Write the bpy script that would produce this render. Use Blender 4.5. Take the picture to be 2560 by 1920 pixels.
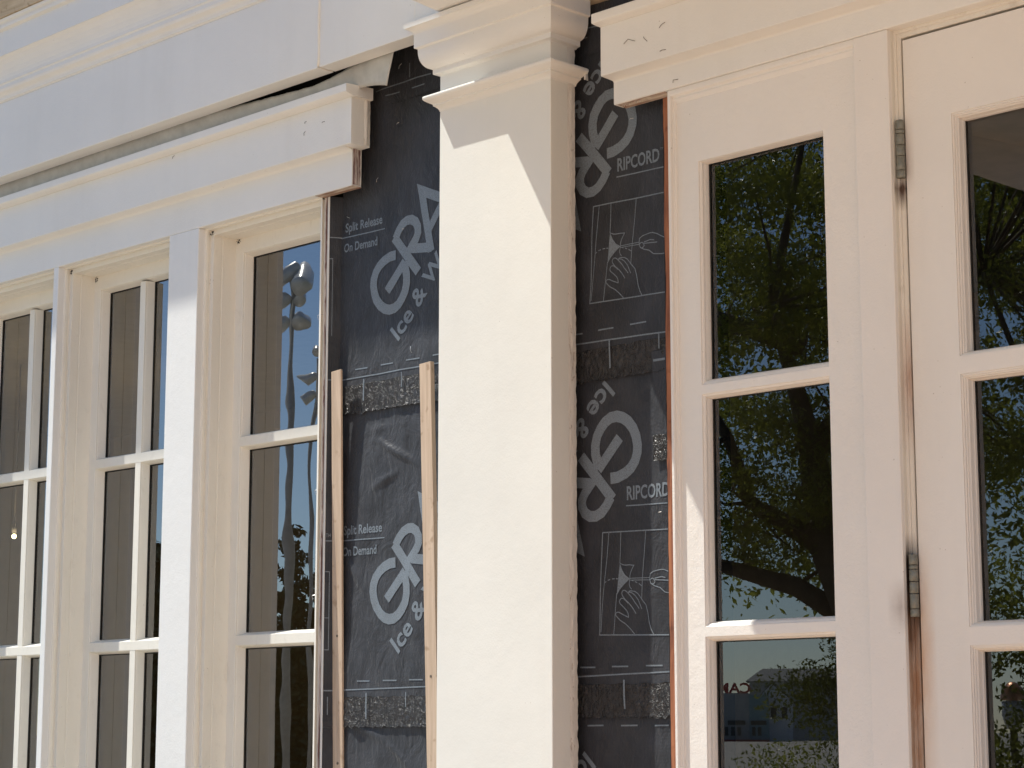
import bpy, bmesh, math, random
import numpy as np
from mathutils import Vector, noise

for o in list(bpy.data.objects):
    bpy.data.objects.remove(o, do_unlink=True)
SC = bpy.context.scene
COL = SC.collection
R = math.radians
rnd = random.Random(7)

# ------------------------------------------------------------------ camera
# facade runs along X, the wall plane faces -Y, Z is up (metres)
cd = bpy.data.cameras.new('camera'); cam = bpy.data.objects.new('camera', cd); COL.objects.link(cam)
SC.camera = cam
cd.sensor_width = 36.0; cd.lens = 5224.0 / 2560.0 * 36.0
cd.clip_start = 0.05; cd.clip_end = 2500
cam.location = (0, 0, 1.6)
cam.rotation_euler = (R(90 + 9.4), 0, R(45))
SC.render.resolution_x = 1024; SC.render.resolution_y = 768

# ------------------------------------------------------------------ light
SUN = Vector((1.72, 1.0, -3.20)).normalized()        # travel direction of the sun's rays
EL = math.asin(-SUN.z); AZ = math.atan2(-SUN.x, -SUN.y)   # clockwise from +Y
world = bpy.data.worlds.new("World"); SC.world = world; world.use_nodes = True
wn = world.node_tree.nodes; wl = world.node_tree.links
wn.clear()
sky = wn.new('ShaderNodeTexSky'); sky.sky_type = 'NISHITA'; sky.sun_disc = False
sky.sun_elevation = EL; sky.sun_rotation = AZ % (2 * math.pi)
sky.air_density = 1.0; sky.dust_density = 0.15; sky.ozone_density = 4.0; sky.altitude = 800
bg = wn.new('ShaderNodeBackground'); bg.inputs[1].default_value = 0.13
wo = wn.new('ShaderNodeOutputWorld')
wl.new(sky.outputs[0], bg.inputs[0]); wl.new(bg.outputs[0], wo.inputs[0])
sd = bpy.data.lights.new('sun', 'SUN'); sd.energy = 4.5; sd.angle = R(0.5); sd.color = (1.0, 0.975, 0.89)
sun = bpy.data.objects.new('sun', sd); COL.objects.link(sun)
sun.rotation_euler = SUN.to_track_quat('-Z', 'Y').to_euler(); sun.location = (-20, -12, 40)
vs = SC.view_settings
vs.view_transform = 'Standard'; vs.look = 'None'; vs.exposure = 0.36; vs.gamma = 1.0; vs.use_curve_mapping = False

# ------------------------------------------------------------------ object helpers
def tag(o, label=None, cat=None, group=None, kind=None):
    if label: o['label'] = label
    if cat: o['category'] = cat
    if group: o['group'] = group
    if kind: o['kind'] = kind
    return o

def empty(name, loc, label, cat, group=None):
    o = bpy.data.objects.new(name, None); COL.objects.link(o); o.location = loc
    o.empty_display_size = 0.05
    return tag(o, label, cat, group)

class MB:
    def __init__(s): s.v = []; s.f = []; s.sm = []
    def add(s, vs, fs, smooth=False):
        b = len(s.v); s.v += [tuple(p) for p in vs]
        s.f += [tuple(i + b for i in f) for f in fs]; s.sm += [smooth] * len(fs)
        return s
    def box(s, x0, x1, y0, y1, z0, z1):
        v = [(x, y, z) for z in (z0, z1) for y in (y0, y1) for x in (x0, x1)]
        return s.add(v, [(0, 2, 3, 1), (4, 5, 7, 6), (0, 1, 5, 4), (2, 6, 7, 3), (0, 4, 6, 2), (1, 3, 7, 5)])
    def prism_x(s, prof, x0, x1, smooth=False, caps=True, xs=None):
        # prof: (Y, Z) polygon; extruded along X
        xs = xs or [x0, x1]; n = len(prof)
        v = [(x, y, z) for x in xs for y, z in prof]; f = []
        for k in range(len(xs) - 1):
            for i in range(n):
                j = (i + 1) % n
                f.append((k * n + i, k * n + j, (k + 1) * n + j, (k + 1) * n + i))
        if caps:
            f.append(tuple(range(n - 1, -1, -1))); m = (len(xs) - 1) * n
            f.append(tuple(m + i for i in range(n)))
        return s.add(v, f, smooth)
    def rings(s, rect, prof, smooth=False):
        # rect (x0,x1,z0,z1); prof: (inset_l, inset_r, inset_top, inset_bottom, Y)
        x0, x1, z0, z1 = rect; v = []
        for l, r, t, b, y in prof:
            v += [(x0 + l, y, z0 + b), (x1 - r, y, z0 + b), (x1 - r, y, z1 - t), (x0 + l, y, z1 - t)]
        f = []
        for k in range(len(prof) - 1):
            for i in range(4):
                j = (i + 1) % 4
                f.append((k * 4 + i, k * 4 + j, k * 4 + 4 + j, k * 4 + 4 + i))
        return s.add(v, f, smooth)
    def tube(s, pts, rad, seg=8, cap=True, smooth=True):
        pts = [Vector(p) for p in pts]; n = len(pts)
        rad = rad if isinstance(rad, (list, tuple)) else [rad] * n
        v = []; f = []
        for i, p in enumerate(pts):
            d = (pts[min(i + 1, n - 1)] - pts[max(i - 1, 0)])
            d = d.normalized() if d.length > 1e-9 else Vector((0, 0, 1))
            a = d.cross(Vector((0.13, 0.2, 1))); a = a.normalized() if a.length > 1e-3 else Vector((1, 0, 0)); b = d.cross(a).normalized()
            for k in range(seg):
                t = 2 * math.pi * k / seg
                v.append(p + (a * math.cos(t) + b * math.sin(t)) * rad[i])
        for i in range(n - 1):
            for k in range(seg):
                j = (k + 1) % seg
                f.append((i * seg + k, i * seg + j, (i + 1) * seg + j, (i + 1) * seg + k))
        if cap:
            f.append(tuple(range(seg - 1, -1, -1))); f.append(tuple((n - 1) * seg + k for k in range(seg)))
        return s.add(v, f, smooth)
    def lathe(s, c, prof, seg=24, smooth=True):
        # prof: (radius, z) about the vertical through c
        v = []; f = []
        for r_, z in prof:
            for k in range(seg):
                t = 2 * math.pi * k / seg
                v.append((c[0] + r_ * math.cos(t), c[1] + r_ * math.sin(t), c[2] + z))
        for i in range(len(prof) - 1):
            for k in range(seg):
                j = (k + 1) % seg
                f.append((i * seg + k, i * seg + j, (i + 1) * seg + j, (i + 1) * seg + k))
        return s.add(v, f, smooth)
    def build(s, name, mat, parent=None, bevel=0, fix=True):
        me = bpy.data.meshes.new(name); me.from_pydata(s.v, [], s.f)
        me.polygons.foreach_set('use_smooth', s.sm)
        if fix:
            bm = bmesh.new(); bm.from_mesh(me)
            bmesh.ops.recalc_face_normals(bm, faces=bm.faces); bm.to_mesh(me); bm.free()
        me.materials.append(mat); me.update()
        o = bpy.data.objects.new(name, me); COL.objects.link(o)
        if parent:
            o.parent = parent; o.matrix_parent_inverse = parent_inv(parent)
        if bevel:
            m = o.modifiers.new('bevel', 'BEVEL'); m.width = bevel; m.segments = 2; m.limit_method = 'ANGLE'; m.angle_limit = R(35)
        return o

from mathutils import Matrix
def parent_inv(p):
    m = Matrix.Identity(4); q = p
    # only translations are used on parents
    t = Vector((0, 0, 0))
    while q is not None:
        t += q.location; q = q.parent
    return Matrix.Translation(-t)

# ------------------------------------------------------------------ materials
def nodes(name):
    m = bpy.data.materials.new(name); m.use_nodes = True
    nt = m.node_tree; b = nt.nodes['Principled BSDF']
    return m, nt, b

def N(nt, t, **kw):
    n = nt.nodes.new(t)
    for k, v in kw.items(): setattr(n, k, v)
    return n

def noise_tex(nt, scale, detail=3, rough=0.5, vec=None, dist=0):
    n = N(nt, 'ShaderNodeTexNoise'); n.inputs['Scale'].default_value = scale
    n.inputs['Detail'].default_value = detail; n.inputs['Roughness'].default_value = rough
    n.inputs['Distortion'].default_value = dist
    if vec: nt.links.new(vec, n.inputs['Vector'])
    return n

def ramp(nt, fac, p0, c0, p1, c1):
    r = N(nt, 'ShaderNodeValToRGB'); e = r.color_ramp.elements
    e[0].position = p0; e[0].color = (*c0, 1); e[1].position = p1; e[1].color = (*c1, 1)
    nt.links.new(fac, r.inputs[0]); return r

def geo_pos(nt):
    return N(nt, 'ShaderNodeNewGeometry').outputs['Position']

def mapped(nt, scale):
    mp = N(nt, 'ShaderNodeMapping'); mp.inputs['Scale'].default_value = scale
    nt.links.new(geo_pos(nt), mp.inputs[0]); return mp.outputs[0]

def bump_chain(nt, b, items):
    prev = None
    for h, st, di in items:
        bp = N(nt, 'ShaderNodeBump'); bp.inputs['Strength'].default_value = st; bp.inputs['Distance'].default_value = di
        nt.links.new(h, bp.inputs['Height'])
        if prev: nt.links.new(prev.outputs[0], bp.inputs['Normal'])
        prev = bp
    nt.links.new(prev.outputs[0], b.inputs['Normal'])

def paint(name, col=(0.80, 0.785, 0.745), texture=0.5, dirt=0.0, rough=0.5, stain=None):
    m, nt, b = nodes(name)
    pos = geo_pos(nt)
    b.inputs['Roughness'].default_value = rough
    b.inputs['Specular IOR Level'].default_value = 0.35
    big = noise_tex(nt, 3.2, 4, 0.55, pos)
    c = ramp(nt, big.outputs[0], 0.3, tuple(x * 0.965 for x in col), 0.7, tuple(min(1, x * 1.012) for x in col))
    out = c.outputs[0]
    sp = noise_tex(nt, 150, 1, 0.4, pos); spr = ramp(nt, sp.outputs[0], 0.765, (0, 0, 0), 0.80, (0.55, 0.55, 0.55))
    gate = noise_tex(nt, 11, 2, 0.5, pos); gr = ramp(nt, gate.outputs[0], 0.52, (0, 0, 0), 0.60, (1, 1, 1))
    mg = N(nt, 'ShaderNodeMixRGB', blend_type='MULTIPLY'); mg.inputs[0].default_value = 1
    nt.links.new(spr.outputs[0], mg.inputs[1]); nt.links.new(gr.outputs[0], mg.inputs[2])
    ms = N(nt, 'ShaderNodeMixRGB'); ms.inputs[2].default_value = (0.30, 0.24, 0.18, 1)
    nt.links.new(mg.outputs[0], ms.inputs[0]); nt.links.new(out, ms.inputs[1]); out = ms.outputs[0]
    dr_ = noise_tex(nt, 7, 4, 0.6, mapped(nt, (1, 1, 0.12))); drr = ramp(nt, dr_.outputs[0], 0.55, (0, 0, 0), 0.80, (0.10, 0.10, 0.10))
    md = N(nt, 'ShaderNodeMixRGB'); md.inputs[2].default_value = (0.50, 0.45, 0.37, 1)
    nt.links.new(drr.outputs[0], md.inputs[0]); nt.links.new(out, md.inputs[1]); out = md.outputs[0]
    if dirt:
        # grime in drifting patches and specks
        d1 = noise_tex(nt, 34, 5, 0.72, mapped(nt, (1, 1, 0.45)), 0.6)
        r1 = ramp(nt, d1.outputs[0], 0.56, (0, 0, 0), 0.78, (dirt, dirt, dirt))
        mx = N(nt, 'ShaderNodeMixRGB'); mx.inputs[2].default_value = (0.36, 0.30, 0.22, 1)
        nt.links.new(r1.outputs[0], mx.inputs[0]); nt.links.new(out, mx.inputs[1]); out = mx.outputs[0]
    if stain:
        for (cx, cz, wx, wz_up, wz_dn, amt, colr, y0) in stain:
            sep = N(nt, 'ShaderNodeSeparateXYZ'); nt.links.new(pos, sep.inputs[0])
            wob = noise_tex(nt, 26, 4, 0.65, mapped(nt, (1, 1, 0.25)))
            def math_(op, a, bb):
                q = N(nt, 'ShaderNodeMath', operation=op)
                for i, s_ in enumerate((a, bb)):
                    if s_ is None: continue
                    if isinstance(s_, (int, float)): q.inputs[i].default_value = s_
                    else: nt.links.new(s_, q.inputs[i])
                return q.outputs[0]
            dx = math_('ABSOLUTE', math_('SUBTRACT', sep.outputs[0], cx), None)
            fx = math_('SUBTRACT', 1.0, math_('DIVIDE', dx, wx))
            dz = math_('SUBTRACT', sep.outputs[2], cz)
            up = math_('SUBTRACT', 1.0, math_('DIVIDE', dz, wz_up))
            dn = math_('ADD', 1.0, math_('DIVIDE', dz, wz_dn))
            fz = math_('MINIMUM', up, dn)
            f = math_('MULTIPLY', math_('MAXIMUM', fx, 0.0), math_('MAXIMUM', fz, 0.0))
            f = math_('MULTIPLY', f, math_('MULTIPLY', wob.outputs[0], 2.6 * amt))
            q = N(nt, 'ShaderNodeMath', operation='MULTIPLY'); q.use_clamp = True
            nt.links.new(f, q.inputs[0]); q.inputs[1].default_value = 1.0
            mx = N(nt, 'ShaderNodeMixRGB'); mx.inputs[2].default_value = (*colr, 1)
            nt.links.new(q.outputs[0], mx.inputs[0]); nt.links.new(out, mx.inputs[1]); out = mx.outputs[0]
    nt.links.new(out, b.inputs['Base Color'])
    fine = noise_tex(nt, 190, 3, 0.6, pos); mid = noise_tex(nt, 38, 3, 0.5, pos); lo = noise_tex(nt, 7, 2, 0.5, pos)
    bump_chain(nt, b, [(lo.outputs[0], 0.05, 0.02), (mid.outputs[0], 0.16 * texture, 0.01), (fine.outputs[0], 0.42 * texture, 0.0022)])
    return m

WHITE = paint('white_paint')
ROLLED = paint('rolled_white_paint', (0.80, 0.79, 0.735), texture=0.30)
POSTW = paint('post_white_paint', (0.80, 0.795, 0.775), texture=0.55, dirt=0.05)
GRIMY = paint('grimy_white_paint', (0.83, 0.795, 0.715), texture=0.5, dirt=0.16)
JAMBP = paint('jamb_paint', (0.76, 0.72, 0.64), texture=0.6, dirt=0.35, stain=[
    (-2.482, 1.865, 0.030, 0.14, 0.17, 1.7, (0.035, 0.022, 0.018), 0),
    (-2.475, 1.70, 0.030, 0.20, 0.75, 0.85, (0.33, 0.185, 0.105), 0),
    (-2.472, 2.33, 0.020, 0.16, 0.18, 0.55, (0.34, 0.15, 0.07), 0),
    (-2.474, 2.74, 0.016, 0.03, 0.05, 1.2, (0.10, 0.06, 0.04), 0)])
DOORP = paint('door_paint', (0.795, 0.765, 0.72), texture=0.45, stain=[
    (-2.462, 1.78, 0.038, 0.20, 0.40, 0.60, (0.56, 0.33, 0.18), 0),
    (-2.462, 2.78, 0.022, 0.13, 0.06, 0.5, (0.40, 0.32, 0.28), 0)])
SIDEP = paint('side_panel_paint', (0.80, 0.77, 0.725), texture=0.8)
POSTP = paint('door_post_paint', (0.80, 0.765, 0.72), texture=0.45, stain=[(-2.490, 1.85, 0.035, 0.06, 0.06, 0.7, (0.42, 0.36, 0.32), 0)])

def caulk_mat():
    m, nt, b = nodes('cracked_caulk'); pos = geo_pos(nt)
    n1 = noise_tex(nt, 60, 5, 0.7, mapped(nt, (1, 1, 0.30)), 1.6)
    r = ramp(nt, n1.outputs[0], 0.30, (0.40, 0.32, 0.26), 0.42, (0.74, 0.70, 0.64))
    nt.links.new(r.outputs[0], b.inputs['Base Color']); b.inputs['Roughness'].default_value = 0.75
    n2 = noise_tex(nt, 120, 4, 0.7, mapped(nt, (1, 1, 0.3)))
    bump_chain(nt, b, [(n1.outputs[0], 0.6, 0.004), (n2.outputs[0], 0.5, 0.002)])
    return m
CAULK = caulk_mat()

def edge_mat():
    m, nt, b = nodes('chipped_board_edge')
    n1 = noise_tex(nt, 55, 5, 0.7, mapped(nt, (1.2, 1.2, 0.10)), 1.0)
    r = ramp(nt, n1.outputs[0], 0.46, (0.16, 0.085, 0.075), 0.62, (0.60, 0.54, 0.50))
    nt.links.new(r.outputs[0], b.inputs['Base Color']); b.inputs['Roughness'].default_value = 0.7
    bump_chain(nt, b, [(n1.outputs[0], 0.6, 0.003)])
    return m
CHIPPED = edge_mat()

def wood(name, c0, c1, scale=(1, 1, 0.06), sc=60, rough=0.75, knots=False):
    m, nt, b = nodes(name); v = mapped(nt, scale)
    n1 = noise_tex(nt, sc, 5, 0.6, v, 0.5)
    r = ramp(nt, n1.outputs[0], 0.35, c0, 0.66, c1)
    sp = noise_tex(nt, 30, 2, 0.5, geo_pos(nt)); r2 = ramp(nt, sp.outputs[0], 0.62, (1, 1, 1), 0.74, (0.72, 0.66, 0.6))
    mx = N(nt, 'ShaderNodeMixRGB', blend_type='MULTIPLY'); mx.inputs[0].default_value = 1
    nt.links.new(r.outputs[0], mx.inputs[1]); nt.links.new(r2.outputs[0], mx.inputs[2])
    nt.links.new(mx.outputs[0], b.inputs['Base Color']); b.inputs['Roughness'].default_value = rough
    bump_chain(nt, b, [(n1.outputs[0], 0.35, 0.002)])
    return m
PINE = wood('pine', (0.47, 0.35, 0.25), (0.62, 0.48, 0.36))
CEDAR = wood('cedar', (0.17, 0.055, 0.028), (0.44, 0.17, 0.075), sc=80)
RAW = wood('raw_split_wood', (0.22, 0.085, 0.045), (0.68, 0.60, 0.50), scale=(0.12, 1, 1), sc=75)
ROUGHTRIM = wood('weathered_trim', (0.40, 0.31, 0.20), (0.58, 0.48, 0.34), scale=(0.12, 1, 1), sc=60)

def membrane_mat(name, shine, col):
    m, nt, b = nodes(name); pos = geo_pos(nt)
    blot = noise_tex(nt, 9, 4, 0.6, pos)
    c = ramp(nt, blot.outputs[0], 0.32, tuple(x * 0.72 for x in col), 0.72, tuple(x * 1.25 for x in col))
    nt.links.new(c.outputs[0], b.inputs['Base Color'])
    b.inputs['Roughness'].default_value = shine; b.inputs['Specular IOR Level'].default_value = 0.30
    b.inputs['Sheen Weight'].default_value = 0.30; b.inputs['Sheen Roughness'].default_value = 0.35; b.inputs['Sheen Tint'].default_value = (0.9, 0.95, 1, 1)
    # woven scrim
    sep = N(nt, 'ShaderNodeSeparateXYZ'); nt.links.new(pos, sep.inputs[0])
    hs = []
    for k in (0, 2):
        a = N(nt, 'ShaderNodeMath', operation='MULTIPLY'); a.inputs[1].default_value = 2 * math.pi / 0.0032
        nt.links.new(sep.outputs[k], a.inputs[0])
        s_ = N(nt, 'ShaderNodeMath', operation='SINE'); nt.links.new(a.outputs[0], s_.inputs[0]); hs.append(s_.outputs[0])
    ad = N(nt, 'ShaderNodeMath', operation='ADD'); nt.links.new(hs[0], ad.inputs[0]); nt.links.new(hs[1], ad.inputs[1])
    w1 = noise_tex(nt, 16, 4, 0.6, mapped(nt, (1, 1, 0.7)), 0.8)
    w2 = noise_tex(nt, 75, 3, 0.6, mapped(nt, (1, 1, 0.35)))
    bump_chain(nt, b, [(w1.outputs[0], 0.5, 0.014), (w2.outputs[0], 0.5, 0.004), (ad.outputs[0], 0.28, 0.0004)])
    return m
MEMB = membrane_mat('black_membrane', 0.48, (0.039, 0.041, 0.048))
def adhesive_mat():
    m, nt, b = nodes('bitumen_edge')
    b.inputs['Base Color'].default_value = (0.042, 0.042, 0.044, 1); b.inputs['Roughness'].default_value = 0.20
    n1 = noise_tex(nt, 62, 4, 0.62, mapped(nt, (1.0, 1, 0.7)), 1.2); n2 = noise_tex(nt, 170, 3, 0.6, geo_pos(nt), 0.5)
    bump_chain(nt, b, [(n1.outputs[0], 1.0, 0.020), (n2.outputs[0], 0.8, 0.004)])
    return m
BITUMEN = adhesive_mat()
def print_mat():
    m, nt, b = nodes('printed_ink')
    n1 = noise_tex(nt, 420, 2, 0.6, geo_pos(nt))
    r = ramp(nt, n1.outputs[0], 0.30, (0.115, 0.135, 0.155), 0.58, (0.20, 0.235, 0.27))
    nt.links.new(r.outputs[0], b.inputs['Base Color']); b.inputs['Roughness'].default_value = 0.5
    return m
INK = print_mat()
def plain(name, col, rough=0.6, metal=0.0, nscale=0, namp=0.15):
    m, nt, b = nodes(name); b.inputs['Roughness'].default_value = rough; b.inputs['Metallic'].default_value = metal
    n1 = noise_tex(nt, nscale or 12, 4, 0.6, geo_pos(nt))
    r = ramp(nt, n1.outputs[0], 0.3, tuple(x * (1 - namp) for x in col), 0.7, tuple(min(1, x * (1 + namp)) for x in col))
    nt.links.new(r.outputs[0], b.inputs['Base Color'])
    return m
STEEL = plain('staple_steel', (0.55, 0.55, 0.55), 0.35, 1.0)
RUSTY = plain('dull_staple', (0.16, 0.13, 0.10), 0.6, 0.3)
HINGE = plain('painted_hinge', (0.20, 0.20, 0.17), 0.42, 0.25, 90, 0.22)
PIN = plain('hinge_gap', (0.02, 0.018, 0.016), 0.8)
FOAM = plain('flashing_sheet', (0.50, 0.50, 0.47), 0.6, 0, 22, 0.12)
BLACK = plain('gap_shade_and_grime', (0.012, 0.012, 0.012), 0.9)  # black painted as shade inside gaps; grime specks share it

def glass_mat(name, wav, tint=(0.55, 0.57, 0.53), ior=2.15, sc=5.0):
    m = bpy.data.materials.new(name); m.use_nodes = True; nt = m.node_tree; nt.nodes.clear()
    out = N(nt, 'ShaderNodeOutputMaterial'); mix = N(nt, 'ShaderNodeMixShader')
    tr = N(nt, 'ShaderNodeBsdfTransparent'); tr.inputs[0].default_value = (*tint, 1)
    gl = N(nt, 'ShaderNodeBsdfGlossy'); gl.inputs['Roughness'].default_value = 0.0; gl.inputs[0].default_value = (0.93, 0.945, 0.96, 1)
    fr = N(nt, 'ShaderNodeFresnel'); fr.inputs[0].default_value = ior
    bp = N(nt, 'ShaderNodeBump'); bp.inputs['Strength'].default_value = 1.0; bp.inputs['Distance'].default_value = wav
    n = noise_tex(nt, sc, 1, 0.4, mapped(nt, (1.2, 1, 0.9)))
    nt.links.new(n.outputs[0], bp.inputs['Height']); nt.links.new(bp.outputs[0], gl.inputs['Normal'])
    nt.links.new(fr.outputs[0], mix.inputs[0]); nt.links.new(tr.outputs[0], mix.inputs[1]); nt.links.new(gl.outputs[0], mix.inputs[2])
    nt.links.new(mix.outputs[0], out.inputs[0])
    return m
GLASS = glass_mat('window_glass', 0.00028, ior=2.8)
GLASS2 = glass_mat('door_glass', 0.00008, ior=2.0, sc=3)

# ------------------------------------------------------------------ the setting
def ground_mat():
    m, nt, b = nodes('paving'); pos = geo_pos(nt)
    br = N(nt, 'ShaderNodeTexBrick'); br.inputs['Scale'].default_value = 2.2
    br.inputs['Color1'].default_value = (0.37, 0.335, 0.28, 1); br.inputs['Color2'].default_value = (0.33, 0.30, 0.255, 1); br.inputs['Mortar'].default_value = (0.30, 0.27, 0.22, 1)
    br.inputs['Mortar Size'].default_value = 0.012
    nt.links.new(pos, br.inputs['Vector']); nt.links.new(br.outputs[0], b.inputs['Base Color']); b.inputs['Roughness'].default_value = 0.85
    return m
g = MB().add([(-900, -900, 0), (900, -900, 0), (900, 60, 0), (-900, 60, 0)], [(0, 1, 2, 3)]).build('ground', ground_mat()); tag(g, kind='structure')
pm, pnt, pb = nodes('warm_bounce_paving'); pbr = N(pnt, 'ShaderNodeTexBrick'); pbr.inputs['Scale'].default_value = 4.4
pbr.inputs['Color1'].default_value = (0.86, 0.54, 0.33, 1); pbr.inputs['Color2'].default_value = (0.77, 0.49, 0.31, 1); pbr.inputs['Mortar'].default_value = (0.42, 0.34, 0.26, 1); pbr.inputs['Mortar Size'].default_value = 0.012
pnt.links.new(geo_pos(pnt), pbr.inputs['Vector']); pnt.links.new(pbr.outputs[0], pb.inputs['Base Color']); pb.inputs['Roughness'].default_value = 0.85
tag(MB().box(-3.3, 14, -14, 3.60, -0.05, 0.03).build('bounce_patio', pm), kind='structure')  # unseen patio added to bounce warm light onto door side and reveals

W = 3.69
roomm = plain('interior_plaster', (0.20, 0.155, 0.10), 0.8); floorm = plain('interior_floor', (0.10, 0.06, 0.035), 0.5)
room = MB()
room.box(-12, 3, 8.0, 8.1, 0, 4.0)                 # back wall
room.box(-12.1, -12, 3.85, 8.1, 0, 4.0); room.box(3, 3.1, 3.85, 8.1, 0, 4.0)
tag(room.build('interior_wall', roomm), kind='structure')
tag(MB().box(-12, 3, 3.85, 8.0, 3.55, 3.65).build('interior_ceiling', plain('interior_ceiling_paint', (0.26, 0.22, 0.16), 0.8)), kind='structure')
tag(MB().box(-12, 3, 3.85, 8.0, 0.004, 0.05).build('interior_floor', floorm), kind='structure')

# wall body behind everything: solid strips between the glazed openings
bw = MB()
bw.box(-12.1, 3.1, 3.83, 3.85, 3.10, 4.0)
bw.box(-12.1, -6.52, 3.71, 3.85, 0, 3.10)
bw.box(-4.37, -3.115, 3.712, 3.85, 0, 3.10)
bw.box(-4.30, 3.1, 3.712, 3.83, 3.10, 4.0)
bw.box(-12.1, -4.30, 3.712, 3.83, 3.10, 4.0)
bw.box(-6.52, -4.37, 3.70, 3.85, 0, 0.60)
bw.box(-3.115, -2.50, 3.70, 3.85, 0, 0.22)
bw.box(-1.50, 3.1, 3.66, 3.85, 0, 3.10)
bwo = bw.build('building_wall', plain('wall_sheathing', (0.03, 0.028, 0.026), 0.9))
tag(bwo, 'dark wall core seen in the gap between pilaster and door header', 'wall')

# ------------------------------------------------------------------ left entablature
def cx(n=0, x0=-12.0, x1=-3.86): return [x0 + (x1 - x0) * i / n for i in range(n + 1)] if n else None
ent = empty('entablature', (-5.5, 3.69, 3.39), 'cream layered entablature with wide fascia board running above the left windows', 'entablature')
XE = -3.881
fa = MB().box(-12, -4.2745, 3.52, 3.578, 3.391, 3.6445)
fa.build('fascia', WHITE, ent, 0.002)
fb = MB(); fb.box(-4.2695, XE, 3.5215, 3.579, 3.392, 3.6445); fb.box(XE - 0.004, -3.50, 3.5225, 3.578, 3.4195, 3.6445)
o = fb.build('fascia', WHITE, ent, 0.0015); tag(o, 'short right end of the fascia beyond the vertical joint')
# caulked joint between the two fascia lengths
MB().tube([(-4.272, 3.5205 + 0.0008 * math.sin(9 * t), 3.395 + 0.25 * t) for t in [i / 14 for i in range(15)]], 0.0042, 6).build('joint', GRIMY, ent)
bed = [(3.70, 3.6445), (3.52, 3.6445), (3.517, 3.6475), (3.514, 3.6485), (3.512, 3.657), (3.5085, 3.663), (3.503, 3.667), (3.497, 3.671), (3.4935, 3.678), (3.493, 3.690), (3.4905, 3.694),
       (3.4885, 3.694), (3.488, 3.704), (3.485, 3.716), (3.479, 3.731), (3.471, 3.746), (3.462, 3.758), (3.452, 3.766), (3.70, 3.768)]
MB().prism_x(bed, -12, -3.50).build('bed_moulding', WHITE, ent)
cor = [(3.70, 3.7662), (3.450, 3.7662), (3.450, 3.849), (3.445, 3.851), (3.438, 3.853), (3.436, 3.862), (3.440, 3.864), (3.437, 3.868), (3.430, 3.872), (3.428, 3.880), (3.70, 3.882)]
MB().prism_x(cor, -12, -3.50).build('corona', WHITE, ent)
MB().prism_x([(3.70, 3.8822), (3.422, 3.882), (3.418, 3.90), (3.40, 3.96), (3.30, 4.08), (3.27, 4.14), (3.27, 4.9), (3.70, 4.9)], -12, -3.50).build('crown', ROUGHTRIM, ent)  # unseen upper projection shaped to keep fascia and capital in shade
MB().prism_x([(3.70, 4.906), (2.99, 4.906), (2.97, 4.93), (2.97, 5.05), (3.70, 5.25)], -12, -4.95).build('eave', WHITE, ent)

# torn flashing between the fascia and the window header
tf = MB()
top_px = [(-7.6, 3.409, 3.588), (-6.36, 3.407, 3.588), (-6.0, 3.4065, 3.588), (-5.65, 3.402, 3.588), (-5.40, 3.407, 3.586), (-5.26, 3.400, 3.588), (-5.17, 3.408, 3.586), (-5.03, 3.410, 3.586), (-4.85, 3.403, 3.588), (-4.66, 3.392, 3.590), (-4.54, 3.386, 3.592), (-4.46, 3.382, 3.593), (-4.38, 3.3805, 3.595), (-4.30, 3.386, 3.594), (-4.24, 3.395, 3.592), (-4.19, 3.403, 3.590), (-4.15, 3.407, 3.588), (-4.10, 3.409, 3.586), (-4.03, 3.411, 3.586)]
def lerp_tab(tab, x, k):
    for a, b in zip(tab, tab[1:]):
        if x <= b[0]:
            t = (x - a[0]) / (b[0] - a[0]); return a[k] + (b[k] - a[k]) * t
    return tab[-1][k]
nx = 300; nz = 8; vv = []; ff = []
for i in range(nx + 1):
    x = -7.5 + (7.5 - 4.030) * i / nx
    zt = lerp_tab(top_px, x, 1) + 0.0022 * noise.noise((x * 22, 0, 0)) + 0.0014 * noise.noise((x * 70, 3, 0)); yt = lerp_tab(top_px, x, 2)
    fl = max(0, (x + 4.22) / 0.19)            # free end curls past the header cap
    for j in range(nz + 1):
        t = j / nz
        z = zt + (3.334 - zt) * t; y = yt + 0.016 * t ** 1.2 + 0.003 * noise.noise((x * 9, t * 2, 1))
        if fl > 0:
            z -= 0.022 * fl * fl * t; y -= 0.012 * fl * math.sin(t * 2.6)
        xx = x - (0.040 * t * t * fl if fl > 0 else 0)
        vv.append((xx, y, z))
for i in range(nx):
    for j in range(nz):
        a = i * (nz + 1) + j; ff.append((a, a + 1, a + nz + 2, a + nz + 1))
tfo = MB().add(vv, ff, True).build('flashing_strip', FOAM)
so = tfo.modifiers.new('s', 'SOLIDIFY'); so.thickness = 0.0012
tag(tfo, 'torn grey flashing strip hanging in the gap between fascia and left window header', 'flashing')

# ------------------------------------------------------------------ window header, left
def staple(parent, a, b, y, mat=RUSTY, c=None):
    pts = [(a[0], y, a[1])]
    if c: pts.append((c[0], y - 0.004, c[1]))
    else: pts.append(((a[0] + b[0]) / 2, y - 0.003, (a[1] + b[1]) / 2))
    pts.append((b[0], y, b[1]))
    MB().tube(pts, 0.0007, 5, smooth=False).build('staple', mat, parent)

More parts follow.
